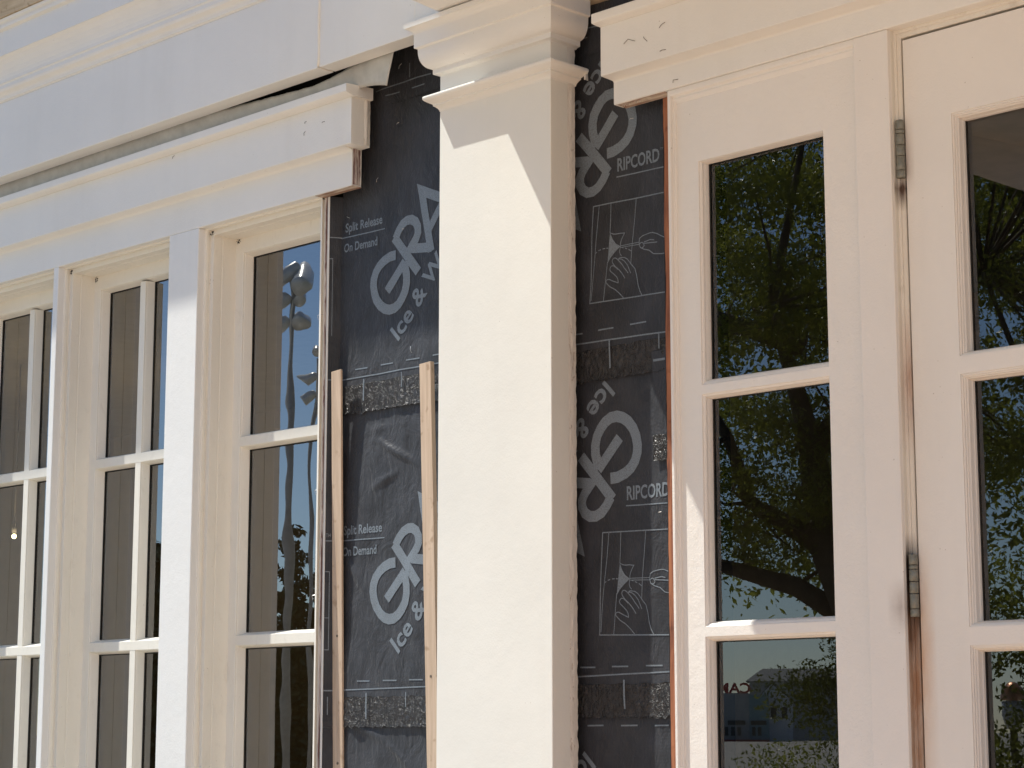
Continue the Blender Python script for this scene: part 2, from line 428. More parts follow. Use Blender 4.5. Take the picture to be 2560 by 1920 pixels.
hl = empty('window_header', (-5.5, 3.69, 3.072), 'cream stepped header over the left windows, its sawn end facing the black membrane', 'header')
up = [(3.6535, 3.1775), (3.612, 3.1776), (3.600, 3.1768), (3.592, 3.1772), (3.587, 3.179), (3.586, 3.182), (3.586, 3.3095), (3.6535, 3.3095)]
MB().prism_x([(3.6535, 3.1778), (3.588, 3.1778), (3.586, 3.180), (3.586, 3.3095), (3.6535, 3.3095)], -12, -4.2065).build('upper_board', WHITE, hl)
MB().prism_x([(3.6535, 3.0720), (3.6215, 3.0720), (3.62, 3.0735), (3.62, 3.168), (3.6185, 3.1715), (3.6155, 3.1740), (3.608, 3.1755), (3.598, 3.1768), (3.590, 3.1776), (3.6535, 3.1776)], -12, -4.2405).build('lower_board', WHITE, hl)
MB().prism_x([(3.6535, 3.3097), (3.586, 3.3097), (3.578, 3.3105), (3.568, 3.3122), (3.561, 3.3145), (3.557, 3.3165), (3.556, 3.3185), (3.556, 3.3375), (3.558, 3.339), (3.6535, 3.3440)], -12, -4.1945).build('cap', WHITE, hl)
# broken caulk down the sawn end
def lumpy(name, x, y0, y1, z0, z1, parent, mat=CAULK, amp=0.0035, nzs=None, seed=0, ny=5):
    nzs = nzs or max(6, int((z1 - z0) / 0.006)); v = []; f = []
    for i in range(nzs + 1):
        z = z0 + (z1 - z0) * i / nzs
        for j in range(ny + 1):
            t = j / ny; y = y0 + (y1 - y0) * t
            e = 0.003 * noise.noise((z * 40, seed, 5)) if j == ny else 0
            e2 = 0.0025 * noise.noise((z * 24, seed, 9)) if j == 0 else 0
            ridge = math.sin(math.pi * min(1, t * 1.15))
            v.append((x + amp * ridge * (0.55 + 0.9 * noise.noise((z * 30, t * 2.2, seed))) + 0.0008 * noise.noise((z * 110, t * 6, seed)), y + e + e2, z))
    for i in range(nzs):
        for j in range(ny):
            a = i * (ny + 1) + j; f.append((a, a + 1, a + ny + 2, a + ny + 1))
    return MB().add(v, f, True).build(name, mat, parent)
lumpy('caulk', -4.2062, 3.632, 3.654, 3.182, 3.334, hl, seed=2, amp=0.007)
lumpy('caulk', -4.2402, 3.6235, 3.65, 3.075, 3.176, hl, seed=4, amp=0.003, mat=CHIPPED)
MB().prism_x([(3.653, 3.0702), (3.6215, 3.0708), (3.6215, 3.0719), (3.653, 3.0719)], -4.40, -4.2395).build('cut_edge', RAW, hl)
for a, b, y in (((-4.330, 3.2905 - 0.03), (-4.318, 3.262), 3.585), ((-4.405, 3.2735), (-4.398, 3.279), 3.585), ((-4.408, 3.240), (-4.402, 3.251), 3.585), ((-5.03, 3.296), (-5.02, 3.3035), 3.5855)):
    staple(hl, a, b, y)

# ------------------------------------------------------------------ posts between the left windows
def post(x0, x1, label):
    p = MB(); p.box(x0, x1, 3.62, 3.80, 0.55, 3.0718)
    return p
wp = 'white painted posts between the left windows'
P2 = post(-5.083, -4.936, '').build('window_post', POSTW, None, 0.0022); tag(P2, 'broad white post standing between the second and the right-hand left window', 'post', wp)
P1 = post(-5.713, -5.685, '').build('window_post', POSTW, None, 0.0018); tag(P1, 'slender white post between the two divided windows at far left', 'post', wp)
P0 = post(-6.40, -6.336, '').build('window_post', POSTW, None, 0.002); tag(P0, 'white post at the outer left edge of the leftmost window', 'post', wp)

# ------------------------------------------------------------------ left windows
MZ = [2.4365, 1.855, 1.2735]
def window(x0, x1, vm, label, right_tight=False):
    e = empty('window', ((x0 + x1) / 2, 3.80, 0.6), label, 'window', 'multi-pane windows in the left wall')
    rect = (x0, x1, 0.60, 3.072)
    def P(o, y, t=None): return (o, o, o if t is None else t, o, y)
    fr = MB().rings(rect, [P(-0.004, 3.6435), P(0.0030, 3.6440), P(0.0048, 3.6475), P(0.0048, 3.6545), P(0.0028, 3.6580), P(0.0012, 3.6590), P(0.0012, 3.6630),
                           P(0.0178, 3.6632), P(0.0182, 3.6645), P(0.0182, 3.6920), P(0.0165, 3.6935), P(0.0165, 3.6955), P(0.0186, 3.6970), P(0.0186, 3.7475)])
    fr.build('frame', GRIMY, e)
    st = MB().rings(rect, [P(0.0130, 3.7464), P(0.0520, 3.7464, 0.062), P(0.0545, 3.7475, 0.0645), P(0.0550, 3.7520, 0.065), P(0.0565, 3.7530, 0.0665), P(0.0645, 3.7800, 0.0735), P(0.0645, 3.79, 0.0735)])
    st.build('sash', GRIMY, e)
    gx0, gx1 = x0 + 0.0645, x1 - 0.0645
    sx0, sx1 = x0 + 0.0545, x1 - 0.0545
    for z in MZ:
        prof = [(3.7470, z - 0.0130), (3.7482, z - 0.0142), (3.7530, z - 0.0146), (3.7540, z - 0.0160), (3.785, z - 0.0215), (3.785, z + 0.0255), (3.7555, z + 0.0170), (3.7535, z + 0.0155), (3.7482, z + 0.0150), (3.7470, z + 0.0138)]
        MB().prism_x(prof, sx0 - 0.004, sx1 + 0.004).build('muntin', GRIMY, e)
    zb = [2.998] + []
    levels = [(2.9985, MZ[0] + 0.0255), (MZ[0] - 0.0215, MZ[1] + 0.0255), (MZ[1] - 0.0215, MZ[2] + 0.0255), (MZ[2] - 0.0215, 0.665)]
    cols = [(gx0, gx1)]
    if vm:
        mb = MB()
        pr = [(-0.0138, 3.7478), (-0.0146, 3.7488), (-0.0150, 3.7535), (-0.0162, 3.7545), (-0.0225, 3.7845), (0.0225, 3.7845), (0.0162, 3.7545), (0.0150, 3.7535), (0.0146, 3.7488), (0.0138, 3.7478)]
        n = len(pr); v = [(vm + dx, y, z) for z in (0.665, 2.9990) for dx, y in pr]
        f = [(i, (i + 1) % n, n + (i + 1) % n, n + i) for i in range(n)]
        mb.add(v, f).build('muntin', GRIMY, e)
        cols = [(gx0, vm - 0.0225), (vm + 0.0225, gx1)]
    for (zt, zb_) in levels:
        for (a, b) in cols:
            MB().add([(a - 0.004, 3.7812, zb_ - 0.004), (b + 0.004, 3.7812, zb_ - 0.004), (b + 0.004, 3.7812, zt + 0.004), (a - 0.004, 3.7812, zt + 0.004)], [(0, 1, 2, 3)]).build('glass_pane', GLASS, e, fix=False)
            gk = 0.0028     # black glazing gasket
            gm = MB()
            gm.box(a, a + gk, 3.7775, 3.7805, zb_, zt); gm.box(a, b, 3.7776, 3.7805, zt - gk, zt)
            gm.build('gasket', PIN, e)
    return e
window(-6.336, -5.713, -6.037, 'leftmost divided window with a glowing bulb showing behind its glass')
window(-5.685, -5.083, -5.397, 'divided window between the slender post and the broad white post')
window(-4.936, -4.3973, None, 'window with wide undivided panes reflecting a tall floodlight pole')

# dirt and spider grime at the mitred corners of the two nearer windows
def speck(parent, x, y, z, r, seed):
    rr = random.Random(seed); m = MB()
    for k in range(16):
        a = rr.uniform(0, 6.28); d = r * rr.random() ** 0.6; s = rr.uniform(0.0006, 0.0018)
        m.box(x + d * math.cos(a) - s, x + d * math.cos(a) + s, y - 0.0015, y, z + d * math.sin(a) - s * 0.7, z + d * math.sin(a) + s * 0.7)
    m.build('grime', BLACK, parent)
wins = [o for o in bpy.data.objects if o.name.startswith('window') and o.type == 'EMPTY' and not o.name.startswith('window_h')]
for wdw, x0 in ((wins[1], -5.685), (wins[2], -4.936)):
    speck(wdw, x0 + 0.010, 3.6628, 3.0605, 0.008, 3 + int(x0 * 10)); speck(wdw, x0 + 0.030, 3.7462, 3.045, 0.010, 9 + int(x0 * 10))

# narrow sawn board left standing beside the membrane
cs = empty('cut_casing', (-4.374, 3.69, 0.6), 'thin sawn white casing edge with peeling paint between right-hand window and membrane', 'casing')
MB().box(-4.3975, -4.3895, 3.6540, 3.80, 0.55, 3.0717).build('board', WHITE, cs, 0.0008)
MB().box(-4.3835, -4.3755, 3.6550, 3.72, 0.55, 3.0717).build('board', WHITE, cs, 0.0008)
v = []; f = []; n = 500
for i in range(n + 1):
    z = 0.55 + (3.0715 - 0.55) * i / n; a1 = 0.0018 * noise.noise((z * 14, 1, 3)) + 0.0012 * noise.noise((z * 60, 1, 3)); a2 = 0.0018 * noise.noise((z * 17, 7, 3)) + 0.0010 * noise.noise((z * 70, 7, 3))
    v += [(-4.3898 + a1, 3.6535, z), (-4.3866, 3.6565 + 0.001 * noise.noise((z * 30, 0, 0)), z), (-4.3834 + a2, 3.6545, z)]
for i in range(n):
    for j in range(2): q = i * 3 + j; f.append((q, q + 1, q + 4, q + 3))
MB().add(v, f).build('chipped_edge', CHIPPED, cs)
for z, x in ((2.735, -4.399), (2.247, -4.399), (1.96, -4.404)):
    MB().tube([(x - 0.006, 3.645, z - 0.012), (x - 0.007, 3.642, z), (x + 0.009, 3.650, z + 0.002)], 0.0007, 5, smooth=False).build('staple', STEEL, cs)

# ------------------------------------------------------------------ membrane
def disp(x, z):
    """how far the membrane bulges out of the wall plane"""
    d = 0.0045 * noise.noise((x * 5.0, z * 3.2, 0.3)) + 0.0026 * noise.noise((x * 13, z * 8, 4.1)) + 0.0010 * noise.noise((x * 34, z * 14, 2.1))
    for lx in (2.43, 1.59, 3.27):            # puckers just above each lap
        if lx < z < lx + 0.25:
            t = (z - lx) / 0.25; d += 0.004 * math.sin(math.pi * t) * (0.6 + 0.7 * noise.noise((x * 11, z * 4, 7)))
    # diagonal creases in the sunny middle sheet
    for (cx_, cz_, ang, ln, am) in ((-4.13, 2.335, -0.45, 0.11, 0.004), (-4.17, 2.26, 0.35, 0.07, 0.003), (-4.20, 2.40, 0.1, 0.06, 0.002), (-4.24, 1.60, -0.35, 0.10, 0.003), (-4.10, 1.53, -0.6, 0.07, 0.003), (-4.29, 2.02, -0.9, 0.08, 0.003)):
        dx = x - cx_; dz = z - cz_
        u = dx * math.cos(ang) + dz * math.sin(ang); w = -dx * math.sin(ang) + dz * math.cos(ang)
        if abs(u) < ln: d += 1.7 * am * (1 - (u / ln) ** 2) * math.exp(-(w / 0.008) ** 2)
    return d
def off(z, zt, zb):
    return 0.0006 + 0.0045 * max(0.0, (zt - z) / (zt - zb))
ragged = lambda x, s: 0.006 * noise.noise((x * 55, s, 0)) + 0.004 * noise.noise((x * 160, s, 1)) - 0.020 * max(0, noise.noise((x * 17, s, 2)) - 0.22)

def sheet(parent, x0, x1, zt, zb, seed, rag=True, adh=0.075):
    nx = int((x1 - x0) / 0.007); nz = int((zt - zb) / 0.008); v = []; f = []
    for i in range(nx + 1):
        x = x0 + (x1 - x0) * i / nx
        for j in range(nz + 1):
            z = zt + (zb - zt) * j / nz
            v.append((x, W - disp(x, z) - off(z, zt, zb), z))
    for i in range(nx):
        for j in range(nz):
            a = i * (nz + 1) + j; f.append((a, a + 1, a + nz + 2, a + nz + 1))
    MB().add(v, f, True).build('membrane', MEMB, parent)
    if rag:      # shiny bitumen selvedge with a torn, curled lower edge
        v = []; f = []; nj = 9; nx2 = int((x1 - x0) / 0.0035)
        for i in range(nx2 + 1):
            x = x0 + (x1 - x0) * i / nx2; ze = zb - 0.004 + ragged(x, seed)
            for j in range(nj + 1):
                t = j / nj; z = zb + adh * (1 - t) ** 1.0 + (ze - zb) * t
                b = 0.0012 + 0.0040 * abs(noise.noise((x * 60, z * 45, seed))) * math.sin(math.pi * min(1, t * 1.1 + 0.05)) + (0.003 * (0.5 + noise.noise((x * 40, 0, seed))) if j == nj else 0)
                v.append((x, W - disp(x, max(z, zb)) - off(max(z, zb), zt, zb) - b, z + 0.003 * noise.noise((x * 30, t * 3, seed)) * (1 if j == 0 else 0)))
        for i in range(nx2):
            for j in range(nj):
                a = i * (nj + 1) + j; f.append((a, a + 1, a + nj + 2, a + nj + 1))
        MB().add(v, f, True).build('bitumen_edge', BITUMEN, parent)

def flange(parent, z0, z1, marks, boxes=(), ticks=()):
    # the sheet turns out over the side of the casing
    A = (-4.3745, 3.6560); B = (-4.3560, 3.6895)
    v = []; f = []; n = int((z1 - z0) / 0.02); m = 4
    pt_ = lambda t, z, lift=0.0: (A[0] + (B[0] - A[0]) * t + lift * 0.86 + 0.0008 * noise.noise((z * 9, t * 2, 0)) * (1 - abs(2 * t - 1)), A[1] + (B[1] - A[1]) * t - lift * 0.45, z)
    for i in range(n + 1):
        for j in range(m + 1): v.append(pt_(j / m, z0 + (z1 - z0) * i / n))
    for i in range(n):
        for j in range(m): a = i * (m + 1) + j; f.append((a, a + 1, a + m + 2, a + m + 1))
    MB().add(v, f, True).build('membrane_flange', MEMB, parent)
    for z, t0, t1, h in marks: MB().add([pt_(t0, z, .0009), pt_(t1, z, .0009), pt_(t1, z + h, .0009), pt_(t0, z + h, .0009)], [(0, 1, 2, 3)]).build('flange_print', INK, parent)

class Ink:
    """flat print laid on the bulging sheet; shapes are given in wall coordinates (X, Z)"""
    def __init__(s, zt, zb): s.bm = bmesh.new(); s.zt = zt; s.zb = zb
    def poly(s, pts):
        vs_ = [s.bm.verts.new((x, 0, z)) for x, z in pts]
        try: s.bm.faces.new(vs_)
        except ValueError: pass
    def line(s, pts, w, cap=True):
        P = [Vector(p) for p in pts]; L = []; Rr = []
        for i, p in enumerate(P):
            d0 = (P[i] - P[i - 1]).normalized() if i else (P[1] - P[0]).normalized()
            d1 = (P[i + 1] - P[i]).normalized() if i < len(P) - 1 else d0
            t = (d0 + d1); t = t.normalized() if t.length > 1e-6 else d0
            n = Vector((-t.y, t.x)); k = 1 / max(0.45, n.dot(Vector((-d0.y, d0.x))))
            L.append(p + n * w / 2 * k); Rr.append(p - n * w / 2 * k)
        for i in range(len(P) - 1):
            s.poly([L[i], L[i + 1], Rr[i + 1], Rr[i]])
    def text(s, body, x, z, height, width, ang=0.0, bold=0.0, shear=0.0):
        c = bpy.data.curves.new('t', 'FONT'); c.body = body; c.offset = bold; c.shear = shear; c.resolution_u = 3
        o = bpy.data.objects.new('t', c); COL.objects.link(o)
        dg = bpy.context.evaluated_depsgraph_get(); dg.update()
        me = bpy.data.meshes.new_from_object(o.evaluated_get(dg))
        xs = [v.co.x for v in me.vertices]
        mx = max(xs) - min(xs); x_0 = min(xs)
        sc = height / 0.70; sx = width / mx; ca, sa = math.cos(ang), math.sin(ang)
        idx = []
        for v in me.vertices:
            u = (v.co.x - x_0) * sx; w = v.co.y * sc
            idx.append(s.bm.verts.new((x + u * ca - w * sa, 0, z + u * sa + w * ca)))
        for p in me.polygons:
            try: s.bm.faces.new([idx[i] for i in p.vertices])
            except ValueError: pass
        bpy.data.objects.remove(o, do_unlink=True); bpy.data.meshes.remove(me); bpy.data.curves.remove(c)
    def clip(s, x0, x1, z0, z1):
        for co, no in (((x0, 0, 0), (-1, 0, 0)), ((x1, 0, 0), (1, 0, 0)), ((0, 0, z0), (0, 0, -1)), ((0, 0, z1), (0, 0, 1))):
            bmesh.ops.bisect_plane(s.bm, geom=s.bm.verts[:] + s.bm.edges[:] + s.bm.faces[:], plane_co=co, plane_no=no, clear_outer=True)
    def build(s, name, parent, x0, x1, z0, z1, lift=0.0007):
        tk = getattr(s, 'ticks', None)
        if tk:
            for a, b, w in tk:
                k_ = Ink(s.zt, s.zb); k_.line([a, b], w)
                k_.build('printed_tick', parent, x0, x1, z0 - 0.04, z1, 0.0062)
        s.clip(x0, x1, z0, z1)
        st = 0.014
        for ax, a, b in ((0, x0, x1), (2, z0, z1)):
            k = a + st
            while k < b:
                co = (k, 0, 0) if ax == 0 else (0, 0, k); no = (1, 0, 0) if ax == 0 else (0, 0, 1)
                bmesh.ops.bisect_plane(s.bm, geom=s.bm.verts[:] + s.bm.edges[:] + s.bm.faces[:], plane_co=co, plane_no=no); k += st
        for v in s.bm.verts:
            v.co.y = W - disp(v.co.x, v.co.z) - off(v.co.z, s.zt, s.zb) - lift
        bmesh.ops.recalc_face_normals(s.bm, faces=s.bm.faces)
        me = bpy.data.meshes.new(name); s.bm.to_mesh(me); s.bm.free(); me.materials.append(INK)
        o = bpy.data.objects.new(name, me); COL.objects.link(o); o.parent = parent; o.matrix_parent_inverse = parent_inv(parent)
        return o

# big slanted word and the line of words beside it, about a local origin (the round letter's centre)
GC = (-4.1535, 2.790)
LOGO = [  # (points relative to GC, width)
    ([(-4.1335, 2.8700), (-4.155, 2.8690), (-4.1793, 2.8610), (-4.1975, 2.8500), (-4.2110, 2.8350), (-4.2190, 2.8160), (-4.2205, 2.7980), (-4.2160, 2.7760), (-4.2070, 2.7560), (-4.1900, 2.7370), (-4.1730, 2.7265), (-4.1550, 2.7215), (-4.1350, 2.7230), (-4.1180, 2.7320), (-4.1040, 2.7460), (-4.0920, 2.7640), (-4.0860, 2.7860), (-4.0865, 2.8080), (-4.0920, 2.8270), (-4.0990, 2.8430)], 0.0275),
    ([(-4.0945, 2.8460), (-4.1640, 2.7740)], 0.0265),
    ([(-4.1400, 2.9200), (-4.0400, 2.8090)], 0.0275),
    ([(-4.1346, 2.9150), (-4.1200, 2.9350), (-4.1040, 2.9500), (-4.0860, 2.9575), (-4.0680, 2.9570), (-4.0520, 2.9480), (-4.0430, 2.9330), (-4.0420, 2.9160), (-4.0500, 2.9010), (-4.0700, 2.8800), (-4.0640, 2.8765), (-3.9850, 2.8670)], 0.0260),
    ([(-3.9880, 2.8560), (-4.0300, 3.0300), (-3.8900, 2.9700)], 0.0270),
    ([(-3.9960, 2.9180), (-3.9350, 2.9950)], 0.0230)]
def rotpt(p, c, ang, dst):
    dx, dz = p[0] - c[0], p[1] - c[1]; ca, sa = math.cos(ang), math.sin(ang)
    return (dst[0] + dx * ca - dz * sa, dst[1] + dx * sa + dz * ca)
def logo(ink, dst, ang=0.0):
    for pts, w in LOGO: ink.line([rotpt(p, GC, ang, dst) for p in pts], w)
    p = rotpt((-4.1160, 2.6300), GC, ang, dst)
    ink.text('Ice & Water', p[0], p[1], 0.050, 0.395, ang + 0.80, bold=0.022)

def lap_marks(ink, zl, dashes, ticks, x0, x1, slope=0.0, flip=False):
    ink.line([(x0, zl), (x1, zl + slope * (x1 - x0))], 0.0036)
    s = -1 if flip else 1
    for a, b in dashes: ink.line([(a, zl + 0.0235 * s), (b, zl + 0.0228 * s)], 0.0036)
    ink.ticks = [((t, zl - 0.008 * s), (t, zl - (0.008 + h) * s), 0.0046 if h > 0.05 else 0.003) for t, h in ticks]

# ---- left strip, three sheets
XL0, XL1 = -4.358, -3.80
def left_words(ink, dx, dz):
    ink.text('Split Release', -4.3431 + dx, 2.9680 + dz, 0.0245, 0.1550, 0.0, bold=0.022)
    ink.text('On Demand', -4.3450 + dx, 2.9105 + dz, 0.0240, 0.1355, 0.0, bold=0.022)
    ink.line([(-4.372, 2.9530 + dz), (-4.1777 + dx, 2.9510 + dz)], 0.0032)
grp = 'black roofing membrane sheets on the wall'
s1 = empty('membrane_sheet', (-4.08, W, 3.30), 'dark membrane sheet under the entablature, above the first big word by the pilaster', 'membrane sheet', grp)
sheet(s1, XL0, XL1, 3.52, 3.300, 21, rag=False)
ik = Ink(3.52, 3.300); ik.line([(-4.2205, 3.3474), (-4.1531, 3.3500), (-4.1033, 3.3503), (-4.0517, 3.3516), (-3.9938, 3.3483)], 0.0036)
ik.line([(-4.0827, 3.3997), (-4.0815, 3.3582)], 0.003); ik.line([(-4.1791, 3.327), (-4.1219, 3.3256)], 0.0032); ik.line([(-4.0724, 3.3258), (-4.0203, 3.326)], 0.0032)
ik.build('printed_marks', s1, XL0, XL1, 3.302, 3.50)
s1x = None
s2 = empty('membrane_sheet', (-4.08, W, 2.455), 'shaded and sunlit membrane sheet with first Split Release lettering above the battens', 'membrane sheet', grp)
sheet(s2, XL0, XL1, 3.306, 2.456, 5)
flange(s2, 2.452, 3.071, [(2.9525, 0, 1, 0.0032), (2.5500, 0, 1, 0.0036), (2.675, 0.22, 0.27, 0.22), (2.892, 0, 0.27, 0.0026)])
ik = Ink(3.306, 2.456); left_words(ik, 0, 0); logo(ik, GC)
lap_marks(ik, 2.5500, [(-4.2902, -4.2402), (-4.1868, -4.1352), (-4.0820, -4.0289), (-3.9771, -3.925)], [(-4.2487, 0.060), (-4.092, 0.040)], XL0, XL1)
ik.build('printed_marks', s2, XL0, XL1, 2.475, 3.29, 0.0011)
s3 = empty('membrane_sheet', (-4.08, W, 1.612), 'sunlit membrane sheet with second Split Release lettering behind the two battens', 'membrane sheet', grp)
sheet(s3, XL0, XL1, 2.50, 1.612, 8)
flange(s3, 1.608, 2.452, [(2.1060, 0, 1, 0.0032), (1.7025, 0, 1, 0.0036), (1.812, 0.30, 0.36, 0.213), (2.0225, 0, 0.36, 0.0026), (1.812, 0, 0.36, 0.0026), (1.898, 0, 0.36, 0.0020), (1.640, 0.28, 0.35, 0.048), (2.126, 0.05, 0.16, 0.0022), (2.118, 0.09, 0.12, 0.008), (2.118, 0.22, 0.25, 0.010), (2.118, 0.36, 0.39, 0.010), (2.122, 0.25, 0.36, 0.002)])
ik = Ink(2.50, 1.612); left_words(ik, 0.008, -0.8455); logo(ik, (GC[0] + 0.010, GC[1] - 0.8335))
lap_marks(ik, 1.7050, [(-4.2686, -4.2193), (-4.1662, -4.1121), (-4.0605, -4.0069), (-3.955, -3.90)], [(-4.2259, 0.068), (-4.0687, 0.038)], XL0, XL1, 0.014)
ik.build('printed_marks', s3, XL0, XL1, 1.630, 2.44, 0.0011)
s4 = empty('membrane_sheet', (-4.08, W, 0.78), 'blank lowest membrane sheet between left casing edge and pilaster', 'membrane sheet', grp)
sheet(s4, XL0, XL1, 1.66, 0.55, 3, rag=False)
flange(s4, 0.55, 1.607, [])

# ---- right strip
XR0, XR1 = -3.520, -3.112
def pictogram(ink, dx, dz):
    q = lambda pts: [(a + dx, b + dz) for a, b in pts]
    ink.line(q([(-3.170, 2.8675), (-3.4033, 2.8735), (-3.4075, 2.7542), (-3.4122, 2.6299), (-3.170, 2.6228)]), 0.0030)
    ink.line(q([(-3.3839, 2.872), (-3.3890, 2.81), (-3.3955, 2.7523), (-3.4035, 2.69), (-3.408, 2.6364)]), 0.0021)
    ink.line(q([(-3.3438, 2.8715), (-3.3455, 2.83), (-3.3482, 2.7975)]), 0.0021); ink.line(q([(-3.3567, 2.7264), (-3.3620, 2.68), (-3.367, 2.6284)]), 0.0021)
    ink.line(q([(-3.2644, 2.8689), (-3.2700, 2.81), (-3.2755, 2.756), (-3.2791, 2.7101)]), 0.0021)
    ink.poly(q([(-3.3482, 2.7975), (-3.3400, 2.7800), (-3.3300, 2.7680), (-3.3152, 2.7587), (-3.3350, 2.7450), (-3.3470, 2.7350), (-3.3567, 2.7220), (-3.3530, 2.76)]))
    ink.line(q([(-3.3482, 2.7975), (-3.3380, 2.7930), (-3.3302, 2.7917), (-3.3160, 2.7915), (-3.302, 2.7897), (-3.3090, 2.7800), (-3.3124, 2.7739), (-3.3150, 2.7660), (-3.3152, 2.7587)]), 0.0023)
    ink.line(q([(-3.3152, 2.7587), (-3.3174, 2.7454), (-3.3150, 2.7390), (-3.3103, 2.7338)]), 0.0021)
    for a, b in (((-3.3955, 2.7523), (-3.3895, 2.7560)), ((-3.3849, 2.7585), (-3.3780, 2.7600)), ((-3.3719, 2.7610), (-3.3640, 2.7612)), ((-3.3600, 2.7610), (-3.3540, 2.7604)), ((-3.3101, 2.7552), (-3.3040, 2.7530)), ((-3.2990, 2.7512), (-3.2920, 2.7484)), ((-3.2870, 2.7462), (-3.2780, 2.7405))):
        ink.line(q([a, b]), 0.0023)
    ink.line(q([(-3.3152, 2.7597), (-3.2518, 2.7582)]), 0.0019); ink.line(q([(-3.3152, 2.7555), (-3.2518, 2.7530)]), 0.0019)
    for pts in ([(-3.172, 2.7570), (-3.182, 2.7620), (-3.1960, 2.7700), (-3.2105, 2.7753), (-3.2200, 2.7757), (-3.229, 2.7745), (-3.2420, 2.7725), (-3.2516, 2.7675), (-3.2530, 2.7600), (-3.2528, 2.7523), (-3.2494, 2.7448), (-3.2380, 2.7385), (-3.222, 2.7337), (-3.2073, 2.7225), (-3.1816, 2.7183), (-3.172, 2.7180)],
                [(-3.2518, 2.7529), (-3.2475, 2.7562), (-3.2442, 2.7566), (-3.2390, 2.7530), (-3.2368, 2.7477), (-3.2400, 2.7440), (-3.2444, 2.7432)],
                [(-3.2380, 2.7560), (-3.2180, 2.7590), (-3.2050, 2.7560)], [(-3.2368, 2.7527), (-3.2150, 2.7510), (-3.1945, 2.7491)],
                [(-3.2794, 2.6862), (-3.2903, 2.708), (-3.3000, 2.7190), (-3.3104, 2.726), (-3.3170, 2.7275), (-3.3207, 2.7265), (-3.3180, 2.7295), (-3.3129, 2.7303), (-3.3002, 2.7283), (-3.2900, 2.7220), (-3.2780, 2.7080), (-3.2660, 2.6950), (-3.2610, 2.6780), (-3.2557, 2.6525), (-3.2500, 2.6380), (-3.2425, 2.6264)],
                [(-3.2983, 2.6764), (-3.3080, 2.6900), (-3.3184, 2.7008), (-3.3310, 2.7110), (-3.3387, 2.7196), (-3.3410, 2.7250), (-3.3401, 2.7296), (-3.3360, 2.7325), (-3.3309, 2.732), (-3.3250, 2.7285), (-3.3181, 2.7222), (-3.3080, 2.7120), (-3.3005, 2.7019), (-3.2930, 2.6940), (-3.288, 2.6875)],
                [(-3.3203, 2.6681), (-3.3220, 2.6780), (-3.3263, 2.6846), (-3.3370, 2.6940), (-3.3466, 2.7014), (-3.3485, 2.7065), (-3.3465, 2.7111), (-3.3420, 2.7140), (-3.3362, 2.7134), (-3.3290, 2.7080), (-3.3209, 2.7012)],
                [(-3.3203, 2.6681), (-3.3392, 2.676), (-3.3500, 2.6815), (-3.3571, 2.6815), (-3.3605, 2.6780), (-3.3598, 2.6741), (-3.3530, 2.6680), (-3.347, 2.6625), (-3.3300, 2.6530), (-3.3165, 2.6423), (-3.3024, 2.6287)]):
        ink.line(q(pts), 0.0023)
def right_words(ink, dx, dz):
    ink.text('RIPCORD', -3.3233 + dx, 2.9480 + dz, 0.0320, 0.1365, 0.0, bold=0.022)
    ink.text('TM', -3.1845 + dx, 2.974 + dz, 0.006, 0.010, 0)
    ink.line([(-3.326 + dx, 2.9340 + dz), (-3.112, 2.9290 + dz)], 0.0030)
sr1 = empty('membrane_sheet', (-3.29, W, 3.28), 'black membrane scrap in the dark gap between capital and door header', 'membrane sheet', grp)
sheet(sr1, XR0, XR1, 3.42, 3.265, 31, rag=False)
ik = Ink(3.42, 3.265); ik.line([(-3.52, 3.3400), (-3.3776, 3.3317)], 0.0034); ik.line([(-3.459, 3.3115), (-3.4152, 3.31)], 0.003)
ik.build('printed_marks', sr1, XR0, XR1, 3.27, 3.40)
sr2 = empty('membrane_sheet', (-3.29, W, 2.437), 'black membrane sheet with the first RIPCORD lettering and hand drawing below the door header', 'membrane sheet', grp)
sheet(sr2, XR0, XR1, 3.272, 2.440, 12)
ik = Ink(3.272, 2.440); right_words(ik, 0, 0); pictogram(ik, 0, 0); logo(ik, (-3.3385, 3.0800), math.pi)
lap_marks(ik, 2.5360, [(-3.4633, -3.438), (-3.384, -3.3328), (-3.2799, -3.2268)], [(-3.3425, 0.0675), (-3.1845, 0.040)], XR0, XR1, -0.027)
ik.build('printed_marks', sr2, XR0, XR1, 2.447, 3.268, 0.0011)
sr3 = empty('membrane_sheet', (-3.29, W, 1.63), 'membrane sheet with the second RIPCORD lettering beside the lower cedar strip', 'membrane sheet', grp)
sheet(sr3, XR0, XR1, 2.48, 1.632, 14)
ik = Ink(2.48, 1.632); right_words(ik, 0.020, -0.8085); pictogram(ik, 0.022, -0.8070); logo(ik, (-3.3335, 2.2748), math.pi)
lap_marks(ik, 1.7240, [(-3.4514, -3.4013), (-3.3475, -3.2969), (-3.2442, -3.1928)], [(-3.3043, 0.068), (-3.4615, 0.040)], XR0, XR1, 0.024)
ik.build('printed_marks', sr3, XR0, XR1, 1.640, 2.436, 0.0011)
sr4 = empty('membrane_sheet', (-3.29, W, 0.8), 'lowest membrane sheet right of the pilaster with only a row of dashes', 'membrane sheet', grp)
sheet(sr4, XR0, XR1, 1.68, 0.55, 6, rag=False)
ik = Ink(1.68, 0.55)
for a, b in ((-3.4315, -3.38), (-3.3268, -3.2753), (-3.2232, -3.18)): ik.line([(a, 1.610), (b, 1.6105)], 0.0036)
logo(ik, (-3.403, 1.389), math.pi)
ik.build('printed_marks', sr4, XR0, XR1, 0.60, 1.62, 0.0011)
